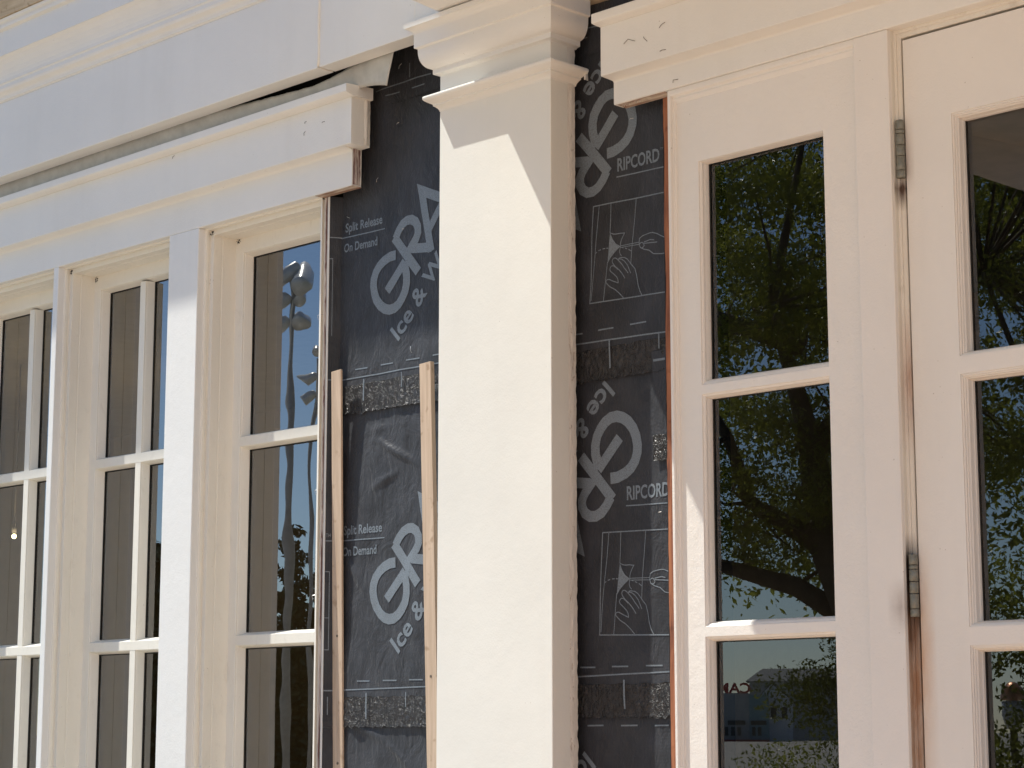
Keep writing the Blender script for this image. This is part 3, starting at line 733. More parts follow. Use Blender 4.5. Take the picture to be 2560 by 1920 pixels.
# small torn patch over the right strip, tight against the door frame
pt = empty('membrane_patch', (-3.19, W, 2.225), 'narrow torn membrane patch overlapping the right strip beside the door casing', 'membrane patch')
v = []; f = []; nx = 12; nz = 60
for i in range(nx + 1):
    x = -3.2105 + (0.0985) * i / nx
    for j in range(nz + 1):
        z = 2.484 - 0.259 * j / nz
        v.append((x + 0.002 * noise.noise((z * 30, i, 0)) * (i == 0), W - disp(x, z) - 0.0078 - 0.001 * noise.noise((x * 60, z * 20, 2)), z))
for i in range(nx):
    for j in range(nz):
        a = i * (nz + 1) + j; f.append((a, a + 1, a + nz + 2, a + nz + 1))
MB().add(v, f, True).build('membrane', MEMB, pt)
v = []; f = []
for i in range(25):
    x = -3.2125 + 0.100 * i / 24
    for j in range(19):
        z = 2.285 - 0.062 * j / 18; v.append((x, W - disp(x, z) - 0.0096 - 0.002 * abs(noise.noise((x * 90, z * 90, 2))), z))
for i in range(24):
    for j in range(18):
        a = i * 19 + j; f.append((a, a + 1, a + 20, a + 19))
MB().add(v, f, True).build('bitumen_edge', BITUMEN, pt)
MB().box(-3.206, -3.170, W - 0.0115, W - 0.0105, 2.4595, 2.465).build('printed_marks', INK, pt)
for par, a, b in ((s2, (-4.1195, 3.390), (-4.108, 3.402)), (s2, (-4.127, 3.232), (-4.116, 3.237)), (s2, (-4.2065, 3.086), (-4.200, 3.097)), (s2, (-4.33, 3.01), (-4.318, 3.004)), (s2, (-4.10, 2.935), (-4.092, 2.934)), (s2, (-4.062, 2.608), (-4.058, 2.590))):
    staple(par, a, b, W - 0.010, STEEL)
for par, a, b in ((sr2, (-3.2745, 3.068), (-3.262, 3.068)), (sr2, (-3.166, 3.020), (-3.156, 3.010)), (sr3, (-3.198, 2.10), (-3.188, 2.102))):
    staple(par, a, b, W - 0.010, STEEL)

# ------------------------------------------------------------------ battens
def batten(xt, xb, w, yt, yb, th, ztop, label, screws, dx=0, kk=1.0):
    e = empty('batten', ((xt + xb) / 2, W, 0.6), label, 'batten', 'bare wooden battens against the membrane')
    v = []; f = []; n = 30
    for i in range(n + 1):
        t = i / n; z = ztop + (0.6 - ztop) * t
        k = (ztop - z) / (ztop - 1.5)
        y = yt + (yb - yt) * (1 - math.exp(-kk * k)) / (1 - math.exp(-kk))
        x = xt + (xb - xt) * k - 1.13 * (y - yt) + 0.0006 * noise.noise((z * 4, dx, 0))
        tilt = 0.006 if i == 0 else 0
        v += [(x, y, z), (x + w, y, z + tilt * 0.5), (x + w, y + th, z + tilt * 0.5), (x, y + th, z)]
    for i in range(n):
        for j in range(4):
            a = i * 4 + j; b = i * 4 + (j + 1) % 4; f.append((a, b, b + 4, a + 4))
    f.append((3, 2, 1, 0)); m = n * 4; f.append((m, m + 1, m + 2, m + 3))
    MB().add(v, f).build('stick', PINE, e, 0.0008)
    for z in screws:
        k = (ztop - z) / (ztop - 1.5); y = yt + (yb - yt) * (1 - math.exp(-kk * k)) / (1 - math.exp(-kk)); x = xt + (xb - xt) * k - 1.13 * (y - yt) + w * 0.5
        s_ = MB(); v = []; seg = 10
        s_.add([(x + 0.0035 * math.cos(6.283 * q / seg), y - 0.0009, z + 0.0035 * math.sin(6.283 * q / seg)) for q in range(seg)] + [(x + 0.0040 * math.cos(6.283 * q / seg), y + 0.0006, z + 0.0040 * math.sin(6.283 * q / seg)) for q in range(seg)],
               [tuple(range(seg))] + [(q, (q + 1) % seg, seg + (q + 1) % seg, seg + q) for q in range(seg)])
        s_.build('screw', RUSTY, e)
    return e
batten(-4.3523, -4.3245, 0.0400, 3.650, 3.681, 0.0065, 2.5705, 'wooden batten leaning beside the sawn casing edge', [1.85, 1.512], kk=1.5)
batten(-3.992, -3.9520, 0.0425, 3.648, 3.655, 0.014, 2.5470, 'wooden batten tucked beside the tall pilaster', [1.735])

# ------------------------------------------------------------------ pilaster
pil = empty('pilaster', (-3.632, W, 0.5), 'tall white square pilaster with moulded capital between the two membrane strips', 'pilaster')
XPL, XPR, YPF = -3.8314, -3.4330, 3.567
MB().box(XPL, XPR, YPF, 3.6525, 0.5, 3.3405).build('shaft', ROLLED, pil, 0.0018)
MB().box(-3.800, -3.4900, 3.6530, 3.7000, 0.5, 3.40).build('gap_shade_core', BLACK, pil)  # black core paints the shade in the gap behind the shaft
# painted-over caulk line down the right return
lumpy('caulk', XPR + 0.0004, 3.6265, 3.6530, 0.5, 3.30, pil, seed=17, amp=0.0024, nzs=560, ny=6)
def wrap(prof, yw, name, mat=WHITE, fk=1.0, fl=1.0):
    v = []; f = []
    for p, z in prof: v += [(XPL - p * fl, yw, z), (XPL - p * fl, YPF - p * fk, z), (XPR + p * fk, YPF - p * fk, z), (XPR + p * fk, yw - 0.004, z)]
    for k in range(len(prof) - 1):
        for j in range(3): a = k * 4 + j; f.append((a, a + 1, a + 5, a + 4))
    n = len(prof)
    for side in (0, 3): f.append(tuple(k * 4 + side for k in range(n)))
    return MB().add(v, f).build(name, mat, pil)
ast = [(-0.004, 3.180), (0.0004, 3.1815), (0.0012, 3.1850), (0.0040, 3.1890), (0.0085, 3.1925), (0.0128, 3.1945), (0.0132, 3.1985), (0.0180, 3.2005), (0.0250, 3.2035), (0.0300, 3.2065), (0.0318, 3.2095), (0.0323, 3.2125), (0.0318, 3.2155), (0.0295, 3.2180), (0.0256, 3.2197), (-0.004, 3.2230)]
wrap(ast, 3.662, 'astragal', fk=1.36, fl=0.64)
crown = [(-0.004, 3.2765), (0.0004, 3.2768), (0.0020, 3.2790), (0.0060, 3.2805), (0.0120, 3.2812), (0.0135, 3.2825), (0.0135, 3.2950)] + \
        [(0.0150 + 0.0264 * math.sin(a), 3.3430 - 0.0470 * math.cos(a)) for a in [i / 10 * math.pi / 2 for i in range(1, 11)]] + \
        [(0.0418, 3.3500), (0.0440, 3.3512), (0.0478, 3.3520), (0.0488, 3.3535), (0.0489, 3.3885), (0.0500, 3.3925), (0.0535, 3.3975), (0.0590, 3.4015), (0.0630, 3.4035), (0.0680, 3.4045), (0.0683, 3.4175), (-0.004, 3.4188)]
wrap(crown, 3.664, 'crown')
lumpy('caulk', XPR + 0.0330, 3.652, 3.667, 3.19, 3.218, pil, seed=23, amp=0.004, nzs=14)

# ------------------------------------------------------------------ porch roof over the door side (mostly above the frame)
pr_ = empty('porch_roof', (-1.0, 2.3, 3.42), 'cream porch roof edge meeting the top of the pilaster capital', 'porch roof')
MB().add([(-3.772, 3.519, 3.4215), (3.5, 3.519, 3.4215), (3.5, 0.9, 3.645), (-3.772, 0.9, 3.645),
          (-3.772, 3.519, 3.62), (3.5, 3.519, 3.62), (3.5, 0.9, 4.0), (-3.772, 0.9, 4.0)],
         [(0, 1, 2, 3), (4, 7, 6, 5), (0, 4, 5, 1), (3, 2, 6, 7), (0, 3, 7, 4), (1, 5, 6, 2)]).build('soffit', WHITE, pr_)
v = []; f = []
MB().box(-3.779, -3.7725, 0.92, 3.53, 3.47, 3.98).build('side_board', WHITE, pr_, 0.002)
MB().tube([(-3.768 + 0.012 * t + 0.001 * noise.noise((t, 2, 2)), 3.5215 - 0.003 * abs(noise.noise((t * 9, 0, 0))), 3.4205) for t in [i for i in range(0, 24)]], 0.0028, 6).build('caulk', CAULK, pr_)
MB().box(-3.43, -3.332, 3.655, 3.71, 3.392, 3.62).build('wall_board', ROUGHTRIM, pr_)

# ------------------------------------------------------------------ window header, right (over the door)
hr = empty('door_header', (-2.4, 3.69, 3.09), 'cream stepped header above the side light and the door, with stray staples', 'header')
XH = -3.2715
MB().prism_x([(3.6540, 3.1518), (3.5755, 3.1518), (3.574, 3.1535), (3.574, 3.2745), (3.6540, 3.2745)], XH, -0.9).build('upper_board', WHITE, hr)
MB().prism_x([(3.6540, 3.0905), (3.6215, 3.0905), (3.62, 3.0920), (3.62, 3.1450), (3.6188, 3.1480), (3.6160, 3.1495), (3.606, 3.1503), (3.588, 3.1512), (3.576, 3.1516), (3.6540, 3.1516)], XH, -0.9).build('lower_board', WHITE, hr)
MB().prism_x([(3.6540, 3.2747), (3.574, 3.2747), (3.564, 3.2750), (3.550, 3.2758), (3.5440, 3.2772), (3.5425, 3.2795), (3.5425, 3.2990), (3.5445, 3.3010), (3.6540, 3.306)], XH - 0.0012, -0.9).build('cap', WHITE, hr)
MB().prism_x([(3.6530, 3.0865), (3.634, 3.0880), (3.6245, 3.0890), (3.6245, 3.0904), (3.6530, 3.0904)], XH + 0.010, -3.114).build('cut_edge', RAW, hr)
sp = MB()
for k in range(9):
    x = XH + 0.020 + 0.0065 * k; l = 0.005 + 0.010 * rnd.random()
    sp.add([(x, 3.6255, 3.0902), (x + 0.006, 3.6275, 3.0902), (x + 0.006, 3.631, 3.090), (x + 0.006 + 0.006 * rnd.random(), 3.625, 3.0902 - l)], [(0, 1, 3), (1, 2, 3), (0, 2, 1), (0, 3, 2)])
sp.build('splinters', RAW, hr)
for a, b, c in (((-3.084, 3.1995 + 0.028), (-3.066, 3.237), None), ((-3.196, 3.215), (-3.160, 3.2135), (-3.179, 3.2215)), ((-3.1335, 3.2175), (-3.122, 3.204), None), ((-3.083, 3.158 + 0.012), (-3.064, 3.170), None)):
    staple(hr, a, b, 3.573, RUSTY, c)
staple(hr, (-3.083, 3.1040), (-3.067, 3.1085), 3.619, RUSTY, (-3.079, 3.1085))

# cedar blocking strip beside the casing
ced = empty('cedar_strip', (-3.119, 3.66, 0.5), 'reddish raw cedar strip wedged between membrane and door casing', 'strip')
v = []; f = []; n = 160
for i in range(n + 1):
    z = 0.5 + (3.086 - 0.5) * i / n
    e = 0.0022 * noise.noise((z * 7, 1, 0)) + 0.0010 * noise.noise((z * 40, 1, 0))
    v += [(-3.1425 + 1.6 * e, 3.652, z), (-3.1080, 3.652, z), (-3.1080, 3.70, z), (-3.1425 + 1.6 * e, 3.70, z)]
for i in range(n):
    for j in range(4):
        a = i * 4 + j; b = i * 4 + (j + 1) % 4; f.append((a, b, b + 4, a + 4))
f += [(0, 1, 2, 3), (n * 4 + 3, n * 4 + 2, n * 4 + 1, n * 4)]
MB().add(v, f).build('strip', CEDAR, ced)
MB().box(-3.158, -3.1480, 3.668, 3.70, 0.5, 3.086).build('painted_shadow_strip', BLACK, ced)  # black strip painted as the shadow line left of the cedar

# ------------------------------------------------------------------ side light window
sl = empty('side_light', (-2.84, 3.66, 0.22), 'narrow cream side light with three visible tree-reflecting panes, left of the door', 'window')
def Q(l, t, y, r_=None, b=None): return (l, l if r_ is None else r_, t, l if b is None else b, y)
MB().rings((-3.1080, -2.560, 0.22, 3.0903), [Q(0, 0, 3.66), Q(0, 0, 3.6275), Q(0.0012, 0.0015, 3.6262), Q(0.0075, 0.010, 3.6262), Q(0.0092, 0.014, 3.6278), Q(0.0100, 0.0165, 3.6340), Q(0.0118, 0.0190, 3.6352), Q(0.0142, 0.0230, 3.6342), Q(0.0165, 0.0270, 3.6360), Q(0.0172, 0.0310, 3.6385), Q(0.0180, 0.0335, 3.6412)]).build('casing', SIDEP, sl)
LX0, LX1 = -3.0272, -2.6685
fz = [(2.3768, 2.9060), (1.8280, 2.3568), (1.2720, 1.8065), (0.70, 1.252)]
# the sash board, cut as butting pieces in one sheet
sh = MB()
def rect(m, x0, x1, z0, z1, y): m.add([(x0, y, z0), (x1, y, z0), (x1, y, z1), (x0, y, z1)], [(0, 1, 2, 3)])
xs = [-3.0915, LX0, LX1, -2.560]; zs = [0.22]
for a, b in reversed(fz): zs += [a, b]
zs.append(3.0600)
for i in range(3):
    for j in range(len(zs) - 1):
        if i == 1 and j % 2 == 1: continue
        rect(sh, xs[i], xs[i + 1], zs[j], zs[j + 1], 3.6400)
sh.build('sash', SIDEP, sl)
for k, (z0, z1) in enumerate(fz):
    t = 0.0040 if k == 0 else 0.0100; bb = 0.0165 if k == 0 else 0.0130
    def S(u, y): return (0.0092 * u, 0.0092 * u, t * u, bb * u, y)
    MB().rings((LX0, LX1, z0, z1), [S(0, 3.6400), S(0.10, 3.6412), S(0.16, 3.6435), S(0.42, 3.6455), S(0.60, 3.6480), S(0.66, 3.6530), S(0.74, 3.6550), S(0.86, 3.6580), S(0.95, 3.6630), S(1.0, 3.6710), S(1.0, 3.678)]).build('moulding', SIDEP, sl)
    MB().add([(LX0 + 0.005, 3.6705, z0 + 0.008), (LX1 - 0.005, 3.6705, z0 + 0.008), (LX1 - 0.005, 3.6705, z1 - 0.001), (LX0 + 0.005, 3.6705, z1 - 0.001)], [(0, 1, 2, 3)]).build('glass_pane', GLASS2, sl, fix=False)
    gm = MB(); gm.box(LX0 + 0.0092, LX0 + 0.0122, 3.6672, 3.6695, z0 + bb, z1 - t); gm.box(LX0 + 0.0092, LX1 - 0.0092, 3.6673, 3.6695, z1 - t - 0.0022, z1 - t); gm.build('gasket', PIN, sl)
MB().box(LX0 - 0.02, LX1 + 0.02, 3.690, 3.70, 0.2, 0.65).build('kick_panel', SIDEP, sl)

# ------------------------------------------------------------------ post between side light and door
dp = MB(); dp.box(-2.5720, -2.4825, 3.6250, 3.700, 0.2, 3.0902)
tag(dp.build('door_post', POSTP, None, 0.0018), 'plain cream post between the narrow side light and the hinged door', 'post')

# ------------------------------------------------------------------ door frame and door
df = empty('door_frame', (-2.0, 3.66, 0.1), 'cream door frame with rust-streaked jamb between post and door leaf', 'door frame')
MB().rings((-2.4832, -1.42, 0.05, 3.0990), [Q(-0.002, -0.002, 3.6352), Q(0.0008, 0.0035, 3.6352), Q(0.0015, 0.0045, 3.6365), Q(0.0015, 0.0045, 3.6475), Q(0.0030, 0.0075, 3.6485), Q(0.0048, 0.0110, 3.6488), Q(0.0060, 0.0150, 3.6500), Q(0.0060, 0.0165, 3.6535), Q(0.0085, 0.0200, 3.6540), Q(0.0135, 0.0245, 3.6545), Q(0.0150, 0.0260, 3.6560), Q(0.0150, 0.0260, 3.700)]).build('jamb', JAMBP, df)
MB().rings((-2.4832, -1.42, 0.05, 3.0990), [Q(0.0140, 0.0250, 3.672), Q(0.06, 0.06, 3.6725)]).build('gap_shade_ring', BLACK, df)  # black ring behind the door gap, its shade put into the colour

dr = empty('door', (-2.46, 3.66, 0.1), 'cream glazed door hung on two visible hinges at the right edge', 'door')
DX0, DX1, DT = -2.4618, -1.44, 3.0660
gl_x0, gl_x1 = -2.3466, -1.56
dz = [(2.3606, 2.8790), (1.8057, 2.3226), (1.2500, 1.7680), (0.60, 1.2120)]
leaf = MB(); xs = [DX0, gl_x0, gl_x1, DX1]; zs = [0.08]
for a, b in reversed(dz): zs += [a, b]
zs.append(DT)
for i in range(3):
    for j in range(len(zs) - 1):
        if i == 1 and j % 2 == 1: continue
        rect(leaf, xs[i], xs[i + 1], zs[j], zs[j + 1], 3.6520)
leaf.rings((DX0, DX1, 0.08, DT), [(0, 0, 0, 0, 3.652), (0, 0, 0, 0, 3.690)])
leaf.build('leaf', DOORP, dr)
for z0, z1 in dz:
    def D(u, y): return (0.0115 * u, 0.0115 * u, 0.0120 * u, 0.0118 * u, y)
    MB().rings((gl_x0, gl_x1, z0, z1), [D(0, 3.6520), D(0.02, 3.6555), D(0.30, 3.6558), D(0.33, 3.6600), D(0.52, 3.6603), D(0.62, 3.6640), D(0.78, 3.6665), D(0.84, 3.6740), D(0.90, 3.6780), D(1.0, 3.6800), D(1.0, 3.6905)]).build('moulding', DOORP, dr)
    MB().add([(gl_x0 + 0.008, 3.6900, z0 + 0.008), (gl_x1 - 0.008, 3.6900, z0 + 0.008), (gl_x1 - 0.008, 3.6900, z1 - 0.008), (gl_x0 + 0.008, 3.6900, z1 - 0.008)], [(0, 1, 2, 3)]).build('glass_pane', GLASS2, dr, fix=False)
    gm = MB(); gm.box(gl_x0 + 0.0116, gl_x0 + 0.0140, 3.6872, 3.6895, z0 + 0.0118, z1 - 0.012); gm.build('gasket', PIN, dr)
def hinge(z0, z1, label):
    hx, hy, r_ = -2.4700, 3.6435, 0.0094
    h = MB()
    cuts = [0.0, 0.135, 0.20, 0.385, 0.565, 0.765, 0.83, 0.965]
    cuts = [0.0, 0.13, 0.375, 0.565, 0.76, 0.83, 1.0]
    zt = z1; L = z1 - z0
    for i in range(len(cuts) - 1):
        a = z0 + L * cuts[i] + 0.0006; b = z0 + L * cuts[i + 1] - 0.0006
        h.lathe((hx, hy, 0), [(0, a), (r_ - 0.0006, a), (r_, a + 0.0006), (r_, b - 0.0006), (r_ - 0.0006, b), (0, b)], 20)
    h.build('hinge', HINGE, dr); ho = bpy.data.objects[[o.name for o in bpy.data.objects if o.name.startswith('hinge')][-1]]
    tag(ho, label)
    MB().lathe((hx, hy, 0), [(0, z0 - 0.002), (0.0075, z0 - 0.002), (0.0080, z0), (0.0080, z1), (0.0075, z1 + 0.002), (0, z1 + 0.002)], 16).build('pin', PIN, ho)
    MB().box(-2.4625, -2.4585, 3.6465, 3.6518, z0 + 0.003, z1 - 0.003).build('hinge_leaf', HINGE, ho, 0.0006)
    MB().box(-2.4826, -2.4800, 3.6300, 3.6440, z0 + 0.004, z1 - 0.004).build('hinge_leaf', HINGE, ho, 0.0006)
    return ho
hinge(2.7600, 2.8880, 'upper hinge, clean grey-green')
hinge(1.8290, 1.9580, 'lower hinge, speckled and sooty')

# ------------------------------------------------------------------ lamp inside, seen through the leftmost window
BX0 = -9.762
lp = empty('pendant_lamp', (BX0, 6.0, 2.6), 'bare bulb hanging inside behind the leftmost window', 'lamp')
em = bpy.data.materials.new('bulb_glow'); em.use_nodes = True; ent_ = em.node_tree; ent_.nodes.clear()
ee = ent_.nodes.new('ShaderNodeEmission'); ee.inputs[0].default_value = (1, 0.80, 0.42, 1); ee.inputs[1].default_value = 14; oo = ent_.nodes.new('ShaderNodeOutputMaterial'); ent_.links.new(ee.outputs[0], oo.inputs[0])
BX, BZ = -9.762, 2.62
MB().lathe((BX, 6.0, BZ), [(0, -0.013), (0.008, -0.010), (0.012, -0.003), (0.012, 0.004), (0.009, 0.011), (0, 0.014)], 16).build('bulb', em, lp)
MB().lathe((BX, 6.0, BZ), [(0, 0.013), (0.012, 0.016), (0.014, 0.07), (0.006, 0.08), (0, 0.08)], 14).build('socket', PIN, lp)
pl = bpy.data.lights.new('bulb_light', 'POINT'); pl.energy = 16; pl.color = (1, 0.78, 0.48); pl.shadow_soft_size = 0.02
plo = bpy.data.objects.new('bulb_light', pl); COL.objects.link(plo); plo.location = (BX, 6.0, BZ - 0.05)
MB().tube([(BX, 6.0, BZ + 0.07), (BX, 6.0, 3.55)], 0.004, 6).build('cord', PIN, lp)

# ------------------------------------------------------------------ across the street: what the glass reflects
LEAF = bpy.data.materials.new('oak_leaf'); LEAF.use_nodes = True
nt = LEAF.node_tree; b = nt.nodes['Principled BSDF']
oi = noise_tex(nt, 2.2, 3, 0.6, geo_pos(nt)); rc = ramp(nt, oi.outputs[0], 0.35, (0.055, 0.075, 0.018), 0.68, (0.19, 0.21, 0.045))
nt.links.new(rc.outputs[0], b.inputs['Base Color']); b.inputs['Roughness'].default_value = 0.38
tl = N(nt, 'ShaderNodeBsdfTranslucent'); tl.inputs[0].default_value = (0.36, 0.38, 0.06, 1)
mxs = N(nt, 'ShaderNodeMixShader'); mxs.inputs[0].default_value = 0.45; lo = nt.nodes['Material Output']
nt.links.new(b.outputs[0], mxs.inputs[1]); nt.links.new(tl.outputs[0], mxs.inputs[2]); nt.links.new(mxs.outputs[0], lo.inputs[0])
BARK = plain('bark', (0.10, 0.075, 0.055), 0.9, 0, 30, 0.35)
DLEAF = plain('dark_foliage', (0.028, 0.045, 0.016), 0.6, 0, 6, 0.5)

def leaves(clumps, n, size, seed):
    rg = np.random.default_rng(seed); V = []; F = []
    cl = np.array(clumps, float); wts = cl[:, 3] ** 2; wts /= wts.sum()
    ids = rg.choice(len(cl), n, p=wts)
    d = rg.normal(size=(n, 3)); d /= np.linalg.norm(d, axis=1)[:, None]
    r_ = cl[ids, 3] * rg.random(n) ** 0.55
    c = cl[ids, :3] + d * r_[:, None] * np.array([1, 1, 0.62])
    a = rg.normal(size=(n, 3)); a /= np.linalg.norm(a, axis=1)[:, None]
    q = rg.normal(size=(n, 3)); b_ = np.cross(a, q); b_ /= np.linalg.norm(b_, axis=1)[:, None]
    s = size * (0.6 + 0.8 * rg.random(n))[:, None]
    p0 = c - a * s; p1 = c + b_ * s * 0.42; p2 = c + a * s; p3 = c - b_ * s * 0.42
    P = np.stack([p0, p1, p2, p3], 1).reshape(-1, 3)
    F = np.arange(n * 4).reshape(-1, 4)
    return P.tolist(), F.tolist()

def tree(name, base, trunk, limbs, clumps, n, size, seed, label, cat='tree', mat=LEAF):
    e = empty(name, base, label, cat)
    t = MB(); t.tube(trunk[0], trunk[1], 10)
    t.build('trunk', BARK, e)
    for pts, rad in limbs: MB().tube(pts, rad, 8).build('limb', BARK, e)
    v, f = leaves(clumps, n, size, seed)
    MB().add(v, f).build('crown', mat, e, fix=False)
    if limbs:
        rk = random.Random(seed); tw = MB(); src = [p for pts, _ in limbs for p in pts[1:]] + list(trunk[0][4:])
        for c_ in clumps:
            q = min(src, key=lambda a: (a[0] - c_[0]) ** 2 + (a[1] - c_[1]) ** 2 + (a[2] - c_[2]) ** 2)
            if math.dist(q, c_[:3]) > 2.6 or c_[2] < 3.1 or rk.random() < 0.35: continue
            m_ = [(q[i] + c_[i]) / 2 + rk.uniform(-0.2, 0.2) for i in range(3)]
            tw.tube([q, m_, c_[:3], (c_[0] + rk.uniform(-.3, .3), c_[1] + rk.uniform(-.3, .3), c_[2] + rk.uniform(-.1, .35))], [0.022, 0.014, 0.008, 0.003], 4, cap=False)
        tw.build('twigs', BARK, e)
    return e
rt = random.Random(5)
oak_cl = []
for k in range(420):
    x = rt.uniform(-13.3, -6.0); y = -7.9 - 0.55 * (x + 11) + rt.uniform(-2.6, 2.6); z = rt.uniform(4.1, 9.8)
    if z < 5.0 and rt.random() < 0.35: z += 1.5
    oak_cl.append((x, y, z, rt.uniform(0.22, 0.55)))
for k in range(34, 60):
    x = rt.uniform(-12.8, -8.5); oak_cl.append((x, -7.7 - 0.55 * (x + 11) + rt.uniform(-1.4, 1.4), rt.uniform(2.9, 5.2), rt.uniform(0.25, 0.55)))
for k in range(34):
    x = rt.uniform(-12.6, -10.2); oak_cl.append((x, -7.6 - 0.55 * (x + 11) + rt.uniform(-1, 1), rt.uniform(3.0, 4.2), rt.uniform(0.2, 0.42)))
for k in range(26):
    x = rt.uniform(-11.4, -6.5); oak_cl.append((x, -8.4 - 0.55 * (x + 11) + rt.uniform(-1, 1), rt.uniform(1.3, 4.2), rt.uniform(0.3, 0.7)))
tree('oak_tree', (-10.6, -8.0, 0), ([(-10.45, -8.1, 0), (-10.6, -8.0, 1.4), (-10.80, -7.75, 2.6), (-11.05, -7.6, 3.3), (-11.12, -7.5, 4.2), (-11.5, -7.5, 5.4), (-11.2, -7.8, 7.5)], [0.36, 0.30, 0.24, 0.17, 0.10, 0.05, 0.02]),
     [([(-11.0, -7.62, 3.15), (-11.35, -7.4, 3.42), (-11.62, -7.3, 3.60), (-11.8, -7.2, 4.2), (-12.2, -7.0, 5.0)], [0.11, 0.085, 0.07, 0.05, 0.02]),
      ([(-10.75, -7.8, 2.45), (-11.3, -7.5, 2.85), (-11.9, -7.2, 3.05), (-12.8, -6.6, 3.5)], [0.12, 0.09, 0.06, 0.03]),
      ([(-11.1, -7.55, 4.0), (-10.6, -7.9, 4.9), (-9.8, -8.3, 5.6)], [0.09, 0.06, 0.02]),
      ([(-11.2, -7.55, 5.0), (-11.9, -7.2, 5.3), (-12.9, -6.7, 5.9)], [0.11, 0.07, 0.03])],
     oak_cl + [(rt.uniform(-11.3, -10.3), rt.uniform(-8.3, -7.2), rt.uniform(0.8, 2.5), rt.uniform(0.25, 0.5)) for k in range(16)], 330000, 0.022, 3, 'spreading oak mirrored in the side light and door glass')
bk = []
for k in range(200):
    x = rt.uniform(-19.0, -6.5); z = rt.uniform(3.4, 14.5)
    bk.append((x, -15.5 - 0.62 * (x + 15) + rt.uniform(-1.5, 1.5), z, rt.uniform(0.7, 1.5)))
tree('oak_tree', (-13.5, -16.5, 0), ([(-13.5, -16.5, 0), (-13.4, -16.4, 4.5), (-13.6, -16.5, 9)], [0.40, 0.28, 0.10]), [], bk, 120000, 0.06, 21, 'taller dark oak standing behind the mirrored spreading oak')
cy = []
for i in range(18):
    t = i / 17
    cy.append((-34.2 + 0.2 * math.sin(i * 3), -20.15, 0.8 + 4.9 * t, 0.95 * (1 - t * 0.80)))
    cy.append((-34.9 + 0.2 * math.sin(i * 2), -19.5, 0.8 + 3.8 * t, 1.0 * (1 - t * 0.55)))
    cy.append((-33.5 + 0.2 * math.sin(i * 5), -20.7, 0.8 + 4.1 * t, 1.0 * (1 - t * 0.60)))
    cy.append((-36.4 + 0.2 * math.sin(i * 4), -18.1, 0.8 + 4.6 * t, 1.0 * (1 - t * 0.60)))
tree('cypress_tree', (-34.3, -20.1, 0), ([(-34.2, -20.15, 0), (-34.2, -20.15, 4.6)], [0.15, 0.03]), [], cy, 60000, 0.085, 8, 'dark pointed evergreens mirrored in the right-hand left window', mat=DLEAF)
hd = [(rt.uniform(-11.0, -7.4), rt.uniform(-9.9, -8.4), rt.uniform(0.3, 2.9), rt.uniform(0.35, 0.7)) for k in range(46)]
hd += [(-20 + 1.3 * k, -16 - 0.8 * k, 1.0, 0.8) for k in range(12)]
v, f = leaves(hd, 42000, 0.035, 11)
tag(MB().add(v, f).build('hedge', LEAF, None, fix=False), 'leafy shrubs mirrored low in the side light glass', 'hedge')

st_ = empty('street_lamp', (-15.4, -17.6, 0), 'short lamp post with a copper cap mirrored low in the door glass', 'street lamp')
MB().tube([(-15.4, -17.6, 0), (-15.4, -17.6, 1.62)], 0.05, 10).build('post', PIN, st_)
MB().lathe((-15.4, -17.6, 0), [(0, 1.60), (0.10, 1.62), (0.15, 1.80), (0.15, 1.98), (0.0, 1.99)], 14).build('lantern', plain('lantern_glass', (0.55, 0.55, 0.58), 0.25), st_)
MB().lathe((-15.4, -17.6, 0), [(0.17, 1.99), (0.17, 2.03), (0.14, 2.14), (0.07, 2.22), (0, 2.24)], 14).build('cap', plain('copper_cap', (0.62, 0.30, 0.17), 0.3, 0.6), st_)

# floodlight poles
POLE = plain('galvanised_pole', (0.42, 0.40, 0.36), 0.6); LENS = plain('floodlight_shell', (0.72, 0.70, 0.66), 0.3, 0.2)
def pole(x, y, h, heads, label, r_=0.10):
    e = empty('light_pole', (x, y, 0), label, 'light pole', 'light poles across the street')
    MB().tube([(x, y, 0), (x, y, h)], [r_, r_ * 0.6], 12).build('mast', POLE, e)
    for (dx, z, rad, ln, tilt) in heads:
        # a can-shaped flood light on a short arm
        dv = Vector((0.5 * tilt, 0.55, -0.62 + 0.0 * tilt)).normalized(); c = Vector((x + 0.63 * dx, y - 0.78 * dx, z))
        m = MB(); m.tube([c - dv * ln * 0.55, c - dv * ln * 0.5, c - dv * ln * 0.2, c + dv * ln * 0.4, c + dv * ln * 0.5], [rad * 0.25, rad * 0.55, rad * 0.86, rad, rad * 0.98], 14)
        h_ = m.build('floodlight', LENS, e)
        MB().tube([(x, y, z - 0.02), tuple(c - dv * ln * 0.4)], 0.025, 6).build('arm', POLE, e)
    return e
pole(-24.15, -11.91, 8.45, [(-0.17, 8.30, 0.13, 0.62, -1), (0.15, 8.34, 0.16, 0.66, 1), (-0.15, 7.98, 0.115, 0.22, -1), (0.13, 8.02, 0.12, 0.22, 1), (-0.15, 7.62, 0.115, 0.22, -1), (0.13, 7.68, 0.125, 0.24, 1)], 'tall light pole with three tiers of lamps mirrored in the window', 0.075)
pole(-23.87, -12.13, 7.10, [(-0.02, 7.22, 0.07, 0.15, 1), (-0.11, 6.80, 0.09, 0.20, -1), (0.11, 6.78, 0.09, 0.20, 1), (-0.11, 6.50, 0.08, 0.18, -1)], 'shorter light pole mirrored near the window edge', 0.05)

